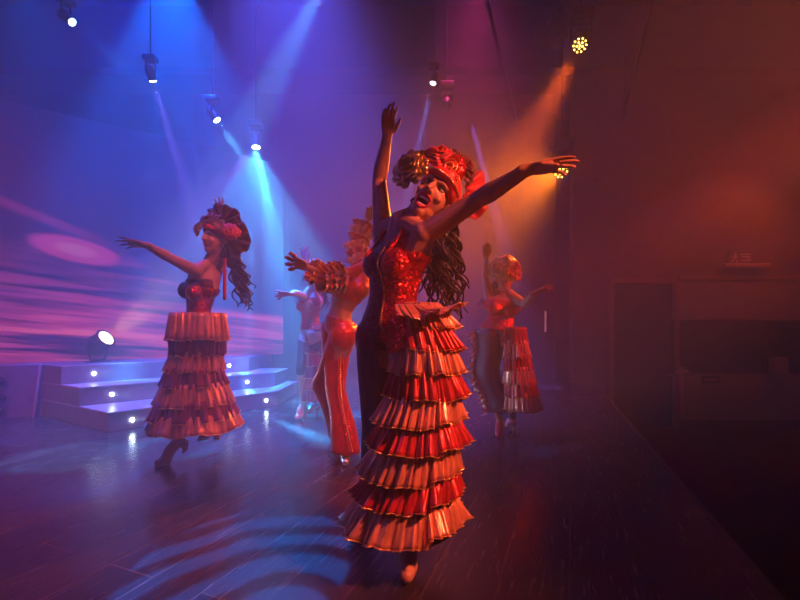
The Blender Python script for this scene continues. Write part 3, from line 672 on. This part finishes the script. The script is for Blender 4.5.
d1, me, co, nm, t, A = dancer(J, S_, 'dancer in foreground with open laughing mouth, arms thrown wide, tall red and copper ruffled skirt', M['skin'])
th = torso_h(co, A, J); body = np.isin(nm, ['torso','legl','legr']) 
ctr = np.array([list(A['spine'](max(0,min(1.2,x)))) for x in np.linspace(0,1.2,25)])
rel = co-np.array([np.interp(np.clip(th,0,1.2), np.linspace(0,1.2,25), ctr[:,i]) for i in range(3)]).T
fx = rel@np.array(A['cf']); lx = rel@np.array(A['cl'])
bod = (nm == 'torso') & (th > -.25) & (th < np.where(fx > 0, 1.15-np.clip(.065-np.abs(lx),0,.065)/.065*.20, .90)) | ((th > -.2)&(th < .12)&body)
bod &= ~((np.abs(lx) > .118)&(th > .93))
b1 = shell(me, co, bod, .005, 'bodice', M['sequin_red'], d1)
shell(me, co, bod & (lx < .035) & (fx > -.06), .008, 'bodice_panel', M['sequin_dark'], d1)
shell(me, co, np.isin(nm, ['legr','shinr']) | ((th < .06)&body&(lx < -.02)), .004, 'tights', M['tights'], d1)
surf = lambda tt, l, f, o_=.010: A['spine'](tt)+A['cl']*l+A['cf']*(f+o_)
sequin_line('sequin_trim', [surf(.98,.035,.10), surf(.80,.038,.125), surf(.62,.038,.090), surf(.42,.040,.070), surf(.2,.045,.085), surf(.02,.060,.09)], d1)
for s in (1,-1):
    q = MB(); q.tube(catmull([surf(.90,.07*s,.125,.0), surf(1.03,.075*s,.085,0), surf(1.12,.072*s,.04,.0)+A['cu']*.02, A['spine'](1.1)+A['cl']*.08*s+A['cu']*.025, A['spine'](1.0)+A['cl']*.06*s-A['cf']*.095]), .007, 8, flat=1.0)
    q.build('shoulder_strap', M['sequin_red'], b1)
face(A, d1, 1, laugh=True)
shoe(me, co, nm, t, 'l', J, M['shoe'], d1); shoe(me, co, nm, t, 'r', J, M['shoe'], d1)
# skirt: nine flounces on a lining, in two overlapping panels lower down
sk_rows = [ # seam y, hem y, left and right px at the seam, at the hem
 ('orange_satin',303,329,400,437,399,458),('red_satin',323,351,399,446,397,464),('orange_satin',344,375,397,453,389,465),('red_satin',368,400,393,455,384,468),('orange_satin',393,427,389,456,372,463),
 ('red_satin',419,453,384,456,366,469),('orange_satin',444,483,376,455,357,461),('red_satin',473,508,370,456,351,462),('orange_satin',497,541,360,454,340,465)]
AR = [math.radians(-165)+math.radians(285)*i/36 for i in range(37)]
rings = []
for (_, y0, y1, sl, sr, xl, xr) in sk_rows+[(0,527,0,352,456,0,0)]:
    c = P((sl+sr)/2, y0, 1.78); r = (sr-sl)/2*1.78/F*.93; rings.append([c+V((r*math.cos(a), r*.9*math.sin(a), 0)) for a in AR])
q = MB(); q.loft(rings, False, 0, False); sk = q.build('skirt', M['lining'], d1, True, 0, .003)
for i, (m, y0, y1, sl, sr, xl, xr) in enumerate(sk_rows):
    D = 1.78; R1_ = (xr-xl)/2*D/F; R0_ = (sr-sl)/2*D/F; z1 = P(0,y1,D-R1_*.6).z
    c0 = P((sl+sr)/2,y0,D); c1 = V((P((xl+xr)/2,y1,D).x, D, z1))
    if i < 4:
        ruffle('ruffle_tier', c0, c1, R0_, R0_*.9, R1_*.96, R1_*.85, math.radians(-180), math.radians(118), M[m], sk, 24+i, .016, i+3, .012)
    else:
        ruffle('ruffle_tier', c0, c1, R0_, R0_*.9, R1_*.96, R1_*.88, math.radians(-190), math.radians(-64), M[m], sk, 30, .019, i+3, .014)
        ruffle('ruffle_tier', c0+V((.005,.0,.012)), c1+V((.008,.0,.012+.004*(i-4))), R0_*1.0, R0_*.88, R1_*.95, R1_*.87, math.radians(-70), math.radians(118), M[m], sk, 30, .019, i+33, .014)
# peplum flaring out over the left hip, and the tail of net behind
q0 = ruffle('peplum', P(408,306,1.80), P(418,319,1.76), .115,.12,.165,.17, math.radians(-118), math.radians(85), M['orange_satin'], d1, 26, .018, 77, .02, lift=(.030,0,.062))
nt_ = MB(); 
for k in range(3):
    a = P(383,322,1.93); nt_.loft([[a+V((-.004*j-.010*k,.02*k,0))+V((-.05*i/5-.03*math.sin(j*1.4)*i/5*.4, .0, -.045*i-.012*j*i/5)) for i in range(6)] for j in range(7)], False, 0, False)
nt_.build('net_bow', M['net'], d1, True, 0, .002)
# hair
H, hl, hf, hu = A['H'], A['hl'], A['hf'], A['hu']; rnd = random.Random(4)
roots = [H-hf*(.065+rnd.random()*.03)+hl*rnd.uniform(-.075,.085)+hu*rnd.uniform(-.06,.04) for _ in range(78)]
strands('hair', [r+V((.01,.03,-.02)) for r in roots], .42, (.03,.04,-.99), M['hair'], d1, 5, .016, .0085, 3.4, V((.01,.0,.0)))
strands('hair_side', [H-hl*(.076)+hf*rnd.uniform(-.05,.02)+hu*rnd.uniform(-.02,.05) for _ in range(12)], .15, (-.28,.10,-.95), M['hair'], d1, 8, .013, .0075, 2.5)
# headdress
hd1 = turban(A, d1, M['red_petal'], 1.0)
toc = V((0,-1,0))
rose(P(409,166,1.76), (-.55,-.8,.25), .080, 1, 5, 'gold_rose', M['gold_foil'], hd1)
rose(P(438,154,1.76), (.0,-.7,.7), .070, 2, 6, 'red_rose', M['red_petal'], hd1)
rose(P(466,166,1.80), (.7,-.7,.3), .066, 3, 5, 'wine_rose', M['wine_petal'], hd1)
rose(P(426,158,1.84), (-.2,-.5,.8), .055, 4, 5, 'red_rose', M['red_petal'], hd1)
rose(P(454,155,1.88), (.3,-.4,.8), .055, 5, 5, 'wine_rose', M['wine_petal'], hd1)
q = MB(); q.ell(P(453,171,1.76), (.052,.036,.072), (V((.9,0,-.45)).normalized(), V((0,1,0)), V((.45,0,.9)).normalized())); q.build('sequin_cone', M['sequin_red'], hd1)
spiral_ornament(P(450,166,1.715), (.05,-1,.1), .032, hd1, M['gold_trim']); spiral_ornament(P(455,181,1.715), (.1,-1,0), .022, hd1, M['gold_trim'])
fan(P(462,190,1.84), (.3,-.9,.1), (.9,.2,-.25), .135, hd1, M['red_petal'], 'ruffled_fan', 2.4)
sequin_line('sequin_trim', [H+hl*(.094*math.cos(a))+hf*(.105*math.sin(a))+hu*(.050+.022*max(0,math.sin(a))) for a in [PI*i/12 for i in range(13)]], hd1, .004)

# ---- the other dancers, further upstage
def tiers(par, rows, D, m0, m1, arc, lining_s=.9, seed=0, amp=.02, pleats=22, depth=.85):
    rings = []; A_ = [math.radians(arc[0]+(arc[1]-arc[0])*i/36) for i in range(37)]; S_ = []
    for i, (y0, y1, xl, xr) in enumerate(rows):
        k = .86 if i == 0 else .90; pl, pr = (xl, xr) if i == 0 else rows[i-1][2:]
        S_.append(((pl+pr)/2, (pr-pl)/2*D/F*k))
    for i, (c_, r_) in enumerate(S_+[((rows[-1][2]+rows[-1][3])/2, (rows[-1][3]-rows[-1][2])/2*D/F*.86)]):
        c = P(c_, rows[i][0] if i < len(rows) else rows[-1][1]-4, D); rings.append([c+V((r_*.95*math.cos(a), r_*.95*depth*math.sin(a), 0)) for a in A_])
    q = MB(); q.loft(rings, False, 0, False); sk = q.build('skirt', M['lining'], par, True, 0, .003)
    for i, (y0, y1, xl, xr) in enumerate(rows):
        r1 = (xr-xl)/2*D/F; c_, r_ = S_[i]
        ruffle('ruffle_tier', P(c_,y0,D), P((xl+xr)/2,y1,D), r_, r_*depth, r1*.98, r1*.98*depth, A_[0], A_[-1], M[m0 if i % 2 == 0 else m1], sk, pleats, amp, seed+i, .018, nv=7)
    return sk
def bodice(o, me, co, nm, J, A, m, low=-.06, top=1.06, back=.80):
    th = torso_h(co, A, J); fx = (co-np.array(J['C']))@np.array(A['cf']); body = np.isin(nm, ['torso','legl','legr'])
    return shell(me, co, (body & (th > low) & (th < .1)) | ((nm == 'torso') & (th > low) & (th < np.where(fx > 0, top, back))), .006, 'bodice', m, o)

# left dancer, arm stretched to the left
J = dict(P=P(199,330,3.12), C=P(203,283,3.12), B=P(198,306,3.10), N=P(209,264,3.12), pf=(-.7,-.7,0), cf=(-.62,-.78,.05),
         H=P(216,240,3.10), hf=(-.55,-.83,.02), hu=(.12,0,.99), shr=P(196,271,3.02), elr=P(170,258,2.86), wrr=P(146,245,2.72), shl=P(216,270,3.20), ell=P(232,240,3.3), wrl=P(222,217,3.25),
         hdr=((-.97,-.15,.12),(0,-.5,-.85),1,.0085,(.05,.12,.2,.25),.3,1.05,.5), hdl=((-.25,0,.97),(0,-1,0),1,.0085,(.1,.15,.2,.25),.25,1.0,.7),
         knr=P(186,380,3.02), anr=P(179,440,3.15), tor=P(162,462.5,3.10), knl=P(214,385,3.2), anl=P(213,424,3.42), tol=P(203,438,3.36))
d2, me, co, nm, t, A = dancer(J, dict(voxel=.0065, girth=.88), 'dancer by the stairs with one arm stretched left over a full tiered skirt', M['skin_pale'])
bodice(d2, me, co, nm, J, A, M['sequin_dark']); lx = (co-np.array(J['C']))@np.array(A['cl']); th = torso_h(co, A, J)
shell(me, co, (nm == 'torso')&(lx > .03)&(th > .1)&(th < .9), .010, 'bodice_panel', M['sequin_red'], d2)
face(A, d2, .0, smile=True)
shoe(me, co, nm, t, 'r', J, M['shoe'], d2, 'up'); shoe(me, co, nm, t, 'l', J, M['silver'], d2, 'up')
tiers(d2, [(313,340,169,227),(333,356,173,222),(350,371,168,222),(366,386,164,226),(381,403,159,232),(397,417,155,236),(410,427,152,240)], 3.12, 'orange_satin', 'plum_satin', (-190,168), .8, 40, .019, 26, 1.02)
H, hl, hf, hu = A['H'], A['hl'], A['hf'], A['hu']; rnd = random.Random(9)
strands('hair', [H-hf*(.07+rnd.random()*.03)+hl*rnd.uniform(-.03,.08)+hu*rnd.uniform(-.06,.03) for _ in range(34)], .46, (.10,.1,-.97), M['hair'], d2, 5, .02, .011, 4, V((.06,.02,.0)))
hdd = turban(A, d2, M['wine_petal'], 1.05)
rose(P(198,228,3.04), (-.8,-.6,.3), .060, 21, 5, 'copper_rose', M['gold_foil'], hdd); rose(P(208,219,3.08), (-.4,-.5,.8), .085, 22, 5, 'wine_rose', M['wine_petal'], hdd)
rose(P(230,231,3.04), (.3,-.9,.2), .062, 23, 5, 'red_rose', M['red_petal'], hdd)
spiral_ornament(P(228,232,2.9), (.1,-1,0), .035, hdd, M['ribbon'])
fan(P(228,238,3.12), (.2,-.95,.1), (.95,.0,-.3), .16, hdd, M['net'], 'net_fan', 3.2, 3, 12); fan(P(222,222,3.14), (.1,-.95,.1), (.5,.0,.8), .14, hdd, M['net'], 'net_fan', 3.0, 5, 12)
q = MB(); q.loft([[P(223,258,3.0)+V((.012*i,0,-.06*j)) for i in range(3)] for j in range(6)], False, 0, False); q.build('ribbon', M['ribbon'], d2, True, 0, .003)

# right dancer upstage
D=3.93
J = dict(P=P(499,329,D), C=P(503,302,D), N=P(504,291,D), pf=(-.35,-.93,0), cf=(-.15,-.98,.05), H=P(505,280,3.9), hf=(-.05,-.98,-.08), hu=(.12,0,.99),
         shr=P(489,299,D+.02), elr=P(485.5,276,D+.0), wrr=P(486,259,3.8), shl=P(517,300,3.85), ell=P(525,304,3.62), wrl=P(534,293,3.45),
         hdr=((0,-.05,1),(.3,-.9,0),1,.009,(.05,.08,.1,.15),.1,1,.4), hdl=((.9,-.3,.35),(0,-.4,-.9),-1,.009,(.05,.15,.2,.3),.35,1,.6),
         knr=P(491,375,D), anr=P(500,421,3.98), tor=P(499,435,3.92), knl=P(514,378,D-.1), anl=P(512,418,4.15), tol=P(509,424,4.1))
d3, me, co, nm, t, A = dancer(J, dict(voxel=.007), 'dancer at the right rear with one arm raised beside a round red flower headdress', M['skin'])
bodice(d3, me, co, nm, J, A, M['sequin_red']); face(A, d3, 0, smile=True)
shell(me, co, np.isin(nm, ['legr','legl','shinl']), .004, 'tights', M['tights'], d3)
shoe(me, co, nm, t, 'r', J, M['red_satin'], d3); shoe(me, co, nm, t, 'l', J, M['shoe'], d3)
tiers(d3, [(327,345,504,527),(340,358,504,530),(353,371,504,532),(366,384,504,535),(378,397,505,538),(391,410,505,541)], D-.12, 'red_satin', 'orange_satin', (-190,120), .8, 60, .018, 20, .9)
q = MB(); rows = []
for j in range(14):
    v = j/13; zz = P(0,330+82*v,D).z
    rows.append([V((P(476+(-1+14*v*v)*1.0+3*math.sin(v*9)+a*(28-6*v), 0, D).x, D-.12*math.sin(PI*a)+.03+.006*math.sin(a*13+v*3), zz)) for a in [i/12 for i in range(13)]])
q.loft(rows, False, 0, False); tr = q.build('skirt_train', M['lining'], d3, True, 0, .003)
q = MB(); ed_ = [r[0] for r in rows]; q.loft([[p, p+V((-.035-.02*math.sin(k*2.3),-.02*math.cos(k*1.7),-.02)), p+V((-.05-.03*math.sin(k*2.3+1),.02,-.045))] for k, p in enumerate(catmull(ed_,4))], False, 0, False); q.build('train_frill', M['orange_satin'], tr, True, 0, .003)
hdd = turban(A, d3, M['red_petal'], 1.15); 
rose(P(498,267,3.82), (-.5,-.85,.3), .100, 31, 5, 'gold_rose', M['gold_foil'], hdd); rose(P(514,268,3.82), (.5,-.8,.3), .105, 32, 5, 'red_rose', M['red_satin'], hdd); rose(P(507,260,3.9), (0,-.5,.9), .09, 33, 5, 'red_rose', M['red_petal'], hdd)
H, hl, hf, hu = A['H'], A['hl'], A['hf'], A['hu']; rnd = random.Random(19)
strands('hair', [H-hf*(.05)+hl*rnd.uniform(-.09,.0)+hu*rnd.uniform(-.06,.0) for _ in range(20)], .26, (-.45,.05,-.85), M['hair'], d3, 5, .02, .012, 3)

# man in flared red trousers with ruffled sleeves
D=3.2
J = dict(P=P(340,328,D), C=P(354,284,D-.02), B=P(339,306,D), N=P(362,270,D), pf=(-.8,-.55,0), cf=(-.75,-.6,0), H=P(376,259,D+.05), hf=(-.3,-.5,-.3), hu=(.7,0,.6),
         shr=P(346,276,D-.12), elr=P(326,278,D-.22), wrr=P(309,268,D-.3), shl=P(364,274,D+.14), ell=P(356,246,D+.2), wrl=P(366,222,D+.25),
         hdr=((-.85,-.1,.3),(0,-.8,-.6),1,.009,(.05,.1,.15,.2),.5,1.05,.6), hdl=((.4,0,.9),(0,-1,0),1,.009,(.1,.15,.2,.25),.2,1.0,.5),
         knr=P(336,390,D+.05), anr=P(346,445,D-.02), tor=P(346,461,D-.10), knl=P(322,385,D+.2), anl=P(341,432,D+.45), tol=P(336,442,D+.4))
d4, me, co, nm, t, A = dancer(J, dict(voxel=.007, male=1, arm=1.05), 'bare-waisted dancer in flared red trousers with a ruffled sleeve pointing left', M['skin'])
q = MB(); Ps = V(J['P']); 
def leg_loft(hp, kn, an, w0, wk, wa, dn):
    path = [hp+V((0,0,.03)), hp.lerp(kn,.35), hp.lerp(kn,.7), kn, kn.lerp(an,.35), kn.lerp(an,.7), an+V((0,0,-dn))]; ws = [w0, w0*.92, wk*1.1, wk, wk*1.05, (wk+wa)/2*1.02, wa]
    pts = catmull(path, 4); rr = np.interp(np.linspace(0,6,len(pts)), range(7), ws)
    q.loft([[p+V(((r+.004*math.sin(3*a+i*.4))*math.cos(a), (r+.004*math.sin(4*a))*math.sin(a)*.95, 0)) for a in [2*PI*k/24 for k in range(24)]] for i, (p, r) in enumerate(zip(pts, rr))], False)
pl_ = A['pl']
leg_loft(Ps-pl_*.075+V((0,0,-.04)), V(J['knr']), V(J['anr']), .118, .078, .112, .05); leg_loft(Ps+pl_*.075+V((0,0,-.04)), V(J['knl']), V(J['anl']), .115, .078, .105, .04)
trs = q.build('trousers', M['red_satin'], d4, True, 0, .003)
th = torso_h(co, A, J); shell(me, co, np.isin(nm, ['torso','legl','legr'])&(th > -.35)&(th < .22), .010, 'trouser_top', M['red_satin'], trs)
kr = V(J['knr']); ar = V(J['anr']); hr = Ps-pl_*.075
off = V((.045,-.085,0)); 
for dx in (0, .018, -.018): sequin_line('sequin_stripe', [hr+off*1.5+V((dx,0,0)), kr+off*1.15+V((dx,0,0)), ar+off*1.45+V((dx,0,-.02))], trs, .007, .02, M['sequin_red'] if dx else M['gold_trim'])
shell(me, co, np.isin(nm, ['torso','arml','armr'])&((th > .62)|np.isin(nm,['arml','armr'])), .008, 'bolero', M['red_satin'], d4)
for i in range(7):
    a = V(J['shr']).lerp(V(J['wrr']), 0); seg = [V(J['shr']), V(J['elr']), V(J['wrr'])]
    f = .02+i*.135; p0 = seg[0].lerp(seg[1], min(f*1.6,1)) if f < .62 else seg[1].lerp(seg[2], (f-.62)*1.9)
    dr = (seg[1]-seg[0] if f < .6 else seg[2]-seg[1]).normalized()
    ruffle('sleeve_ruffle', p0, p0+dr*.07, .055,.055,.125-.006*i,.115-.006*i, 0, 2*PI, M['red_satin' if i%2 else 'orange_satin'], d4, 11, .013, 90+i, 0, up=-dr, sidev=dr.orthogonal(), nv=6)
for i in range(7):
    seg = [V(J['shl']), V(J['ell']), V(J['wrl'])]; f = .05+i*.14; p0 = seg[0].lerp(seg[1], f*1.7) if f < .58 else seg[1].lerp(seg[2], (f-.58)*1.9)
    dr = (seg[1]-seg[0] if f < .58 else seg[2]-seg[1]).normalized()
    ruffle('sleeve_ruffle', p0, p0+dr*.06, .05,.05,.10,.09, 0, 2*PI, M['orange_satin' if i%2 else 'red_satin'], d4, 10, .012, 190+i, 0, up=-dr, sidev=dr.orthogonal(), nv=6)
shoe(me, co, nm, t, 'r', J, M['silver'], d4); shoe(me, co, nm, t, 'l', J, M['silver'], d4, 'up')
H, hl, hf, hu = A['H'], A['hl'], A['hf'], A['hu']; q = MB(); q.ell(H+hu*.035-hf*.01, (.082,.098,.085), (hl,hf,hu)); q.build('hair', M['hair'], d4)

# furthest dancer, half hidden behind him
D=4.75
J = dict(P=P(311,331,D), C=P(311,300,D), N=P(312,288,D), pf=(-.75,-.6,0), cf=(-.6,-.75,0), H=P(313,274,D), hf=(-.8,-.6,0), hu=(.05,0,1),
         shr=P(304,297,D-.08), elr=P(296,293,D-.35), wrr=P(291,294,D-.5), shl=P(320,297,D+.08), ell=P(313,277,D-.15), wrl=P(307,261,D-.25),
         hdr=((-1,-.1,0),(0,-.6,-.8),1,.010,(.05,.12,.2,.3),.4,1.05,.6), hdl=((-.3,-.1,.95),(0,-1,0),1,.010,(.1,.12,.2,.2),.3,1.1,.6),
         knr=P(301,368,D-.1), anr=P(303,405,D-.02), tor=P(298,417,D-.08), knl=P(317,370,D+.1), anl=P(315,402,D+.1), tol=P(310,410,D+.02))
d5, me, co, nm, t, A = dancer(J, dict(voxel=.008), 'furthest dancer half hidden behind the flared red trousers, arm out over a short ruffled skirt', M['skin_pale'])
bodice(d5, me, co, nm, J, A, M['sequin_red'], .03); face(A, d5, 0, smile=True)
shell(me, co, np.isin(nm, ['legr','legl','shinl']), .004, 'tights', M['tights'], d5)
shoe(me, co, nm, t, 'r', J, M['shoe'], d5); shoe(me, co, nm, t, 'l', J, M['silver'], d5)
tiers(d5, [(326,342,302,322),(338,354,301,324),(350,366,300,326),(362,378,299,327),(373,389,297,328),(384,400,296,329)], D, 'red_satin', 'plum_satin', (-120,130), .8, 80, .018, 16)
hdd = turban(A, d5, M['wine_petal'], 1.05); rose(P(309,268,D-.14), (-.7,-.6,.3), .09, 41, 5, 'silver_rose', M['silver'], hdd); rose(P(317,263,D-.06), (.2,-.6,.7), .09, 42, 5, 'red_rose', M['red_petal'], hdd)
H, hl, hf, hu = A['H'], A['hl'], A['hf'], A['hu']; rnd = random.Random(29)
strands('hair', [H-hf*.07+hl*rnd.uniform(-.06,.06)+hu*rnd.uniform(-.06,.0) for _ in range(14)], .36, (.2,.05,-.95), M['hair'], d5, 5, .02, .013, 3)
# ------------------------------------------------------------------ lamps and their pipes
def lens_mat(name, col, s): return mat(name, (.8,.8,.8), .2, 0, .5, 0, col, s)
LM = [lens_mat('cyan white lens', (.65,.9,1), 30), lens_mat('blue lens', (.35,.6,1), 10), lens_mat('amber lens', (1,.55,.08), 9)]
def moving_head(a, b, lens, label, s=1.0, pipe=None, parcan=False, up=1, fat=1.0):
    """a lamp head hung in a yoke from its base box; its lens faces its aim"""
    a = V(a); dr = (V(b)-a).normalized(); o = empty('par_lamp' if parcan else 'moving_head_lamp', label, 'stage lamp', None, a)
    l = dr.cross(V((0,0,1))).normalized(); u2 = l.cross(dr)
    q = MB(); q.tube([-dr*.015*s, -dr*.05*s, -dr*.12*s, -dr*.20*s, -dr*.24*s], [.062*s*fat,.066*s*fat,.070*s*fat,.062*s*fat,.040*s], 18, False)
    for k in range(4): q.tube([-dr*(.13+.02*k)*s+l*(.071*s*fat*math.cos(t))+u2*(.071*s*fat*math.sin(t)) for t in [2*PI*i/16 for i in range(17)]], .004*s, 6, False)
    hd_ = q.build('lamp_head', M['black'], o)
    q = MB(); q.tube([-dr*.02*s, dr*.0*s], [.070*s*fat,.074*s*fat], 18, False)
    q.build('rim', M['black'], hd_)
    q = MB()
    if parcan:
        sp = [(0,0)]+[(.026,t) for t in [PI*i/2.5 for i in range(5)]]+[(.055,t) for t in [PI*i/5+.2 for i in range(10)]]
        for r, t in sp: q.ell(l*(r*s*math.cos(t))+u2*(r*s*math.sin(t))+dr*.010*s, (.0085*s,.0085*s,.006*s), (l, u2, dr), 8, 6)
    else: q.ell(dr*.004*s, (.056*s*fat,.056*s*fat,.014*s), (l, u2, dr))
    q.build('lens', lens, hd_)
    c = -dr*.12*s; base = c+V((0,0,.20*s*up)); q = MB()
    for sg in (1,-1): q.tube([c+l*.082*s*fat*sg, c+l*.088*s*fat*sg+V((0,0,.05*up*s)), base+l*.085*s*sg-V((0,0,.02*up*s))], .011*s, 8)
    q.tube([base+l*.088*s-V((0,0,.02*up*s)), base-l*.088*s-V((0,0,.02*up*s))], .012*s, 8); q.build('yoke', M['black'], o)
    q = MB(); mt = Matrix.Translation(base+V((0,0,.025*up*s))); q.box((-.10*s,-.08*s,-.04*s), (.10*s,.08*s,.04*s), mt); q.build('base_box', M['black'], o, False, .008)
    if pipe: 
        q = MB(); q.tube([base+V((0,0,.06*s)), V((base.x,base.y,5.99-a.z))], .010*s, 8); q.build('hook_clamp', M['metal'], o)
    return o
LB = ['small blue-white stage lamp at the top left, topmost of the left-hand lamps', 'stage lamp with a violet beam, second from the left edge', 'stage lamp just left of the brightest fan of beams', 'brightest stage lamp throwing a wide cyan fan of rays', 'small stage lamp with a narrow blue beam above the leading dancer']
for i in range(5): moving_head(HEADS[i][0], HEADS[i][1], LM[0] if i else LM[1], LB[i], (.55,.6,.7,.85,.6)[i], .12)
moving_head(PARS[0][0], (PARS[0][0]+PARS[0][1]*0+P(560,150,3.2))/2, LM[2], 'upper amber lamp with a round cluster of small lenses', 1.15, .1, True)
moving_head(PARS[1][0], P(540,230,4.0), LM[2], 'lower amber lamp with a cluster of lenses just under the outstretched hand', 1.5, .1, True)
def rig_pipe(label, a, b):
    a = V(a); b = V(b); q = MB(); q.tube([a, b], .022, 8)
    for t in (.1, .9):
        p = a.lerp(b, t); q.tube([p, V((p.x,p.y,5.99))], .006, 6)
    tag(q.build('rigging_pipe', M['metal'], None), label, 'pipe')
rig_pipe('thin slanting rigging pipe above the leading dancer, between the blue and amber lamps', P(487,2,4.6), P(516,118,8.5))
rig_pipe('thin slanting rigging pipe right of the upper amber lamp', P(652,2,5.0), P(622,122,7.6))
for k, (px, py, d, t) in enumerate(((446,106,5.6,.9),(557,46,5.3,1.1))):
    moving_head(P(px,py,d), P(px-10,py+60,d-.6), M['dark'], ('unlit dark lamp hanging right of the narrow blue beam','unlit dark lamp hanging left of the upper amber lamp')[k], t, .12)
# lamp standing on the platform edge
moving_head(P(106,338,5.26), P(250,235,5.0), lens_mat('warm lens', (1,.72,.28), 3.5), 'round warm yellow lamp standing on the platform edge before the screen', 1.15, None, False, -1, 1.5)
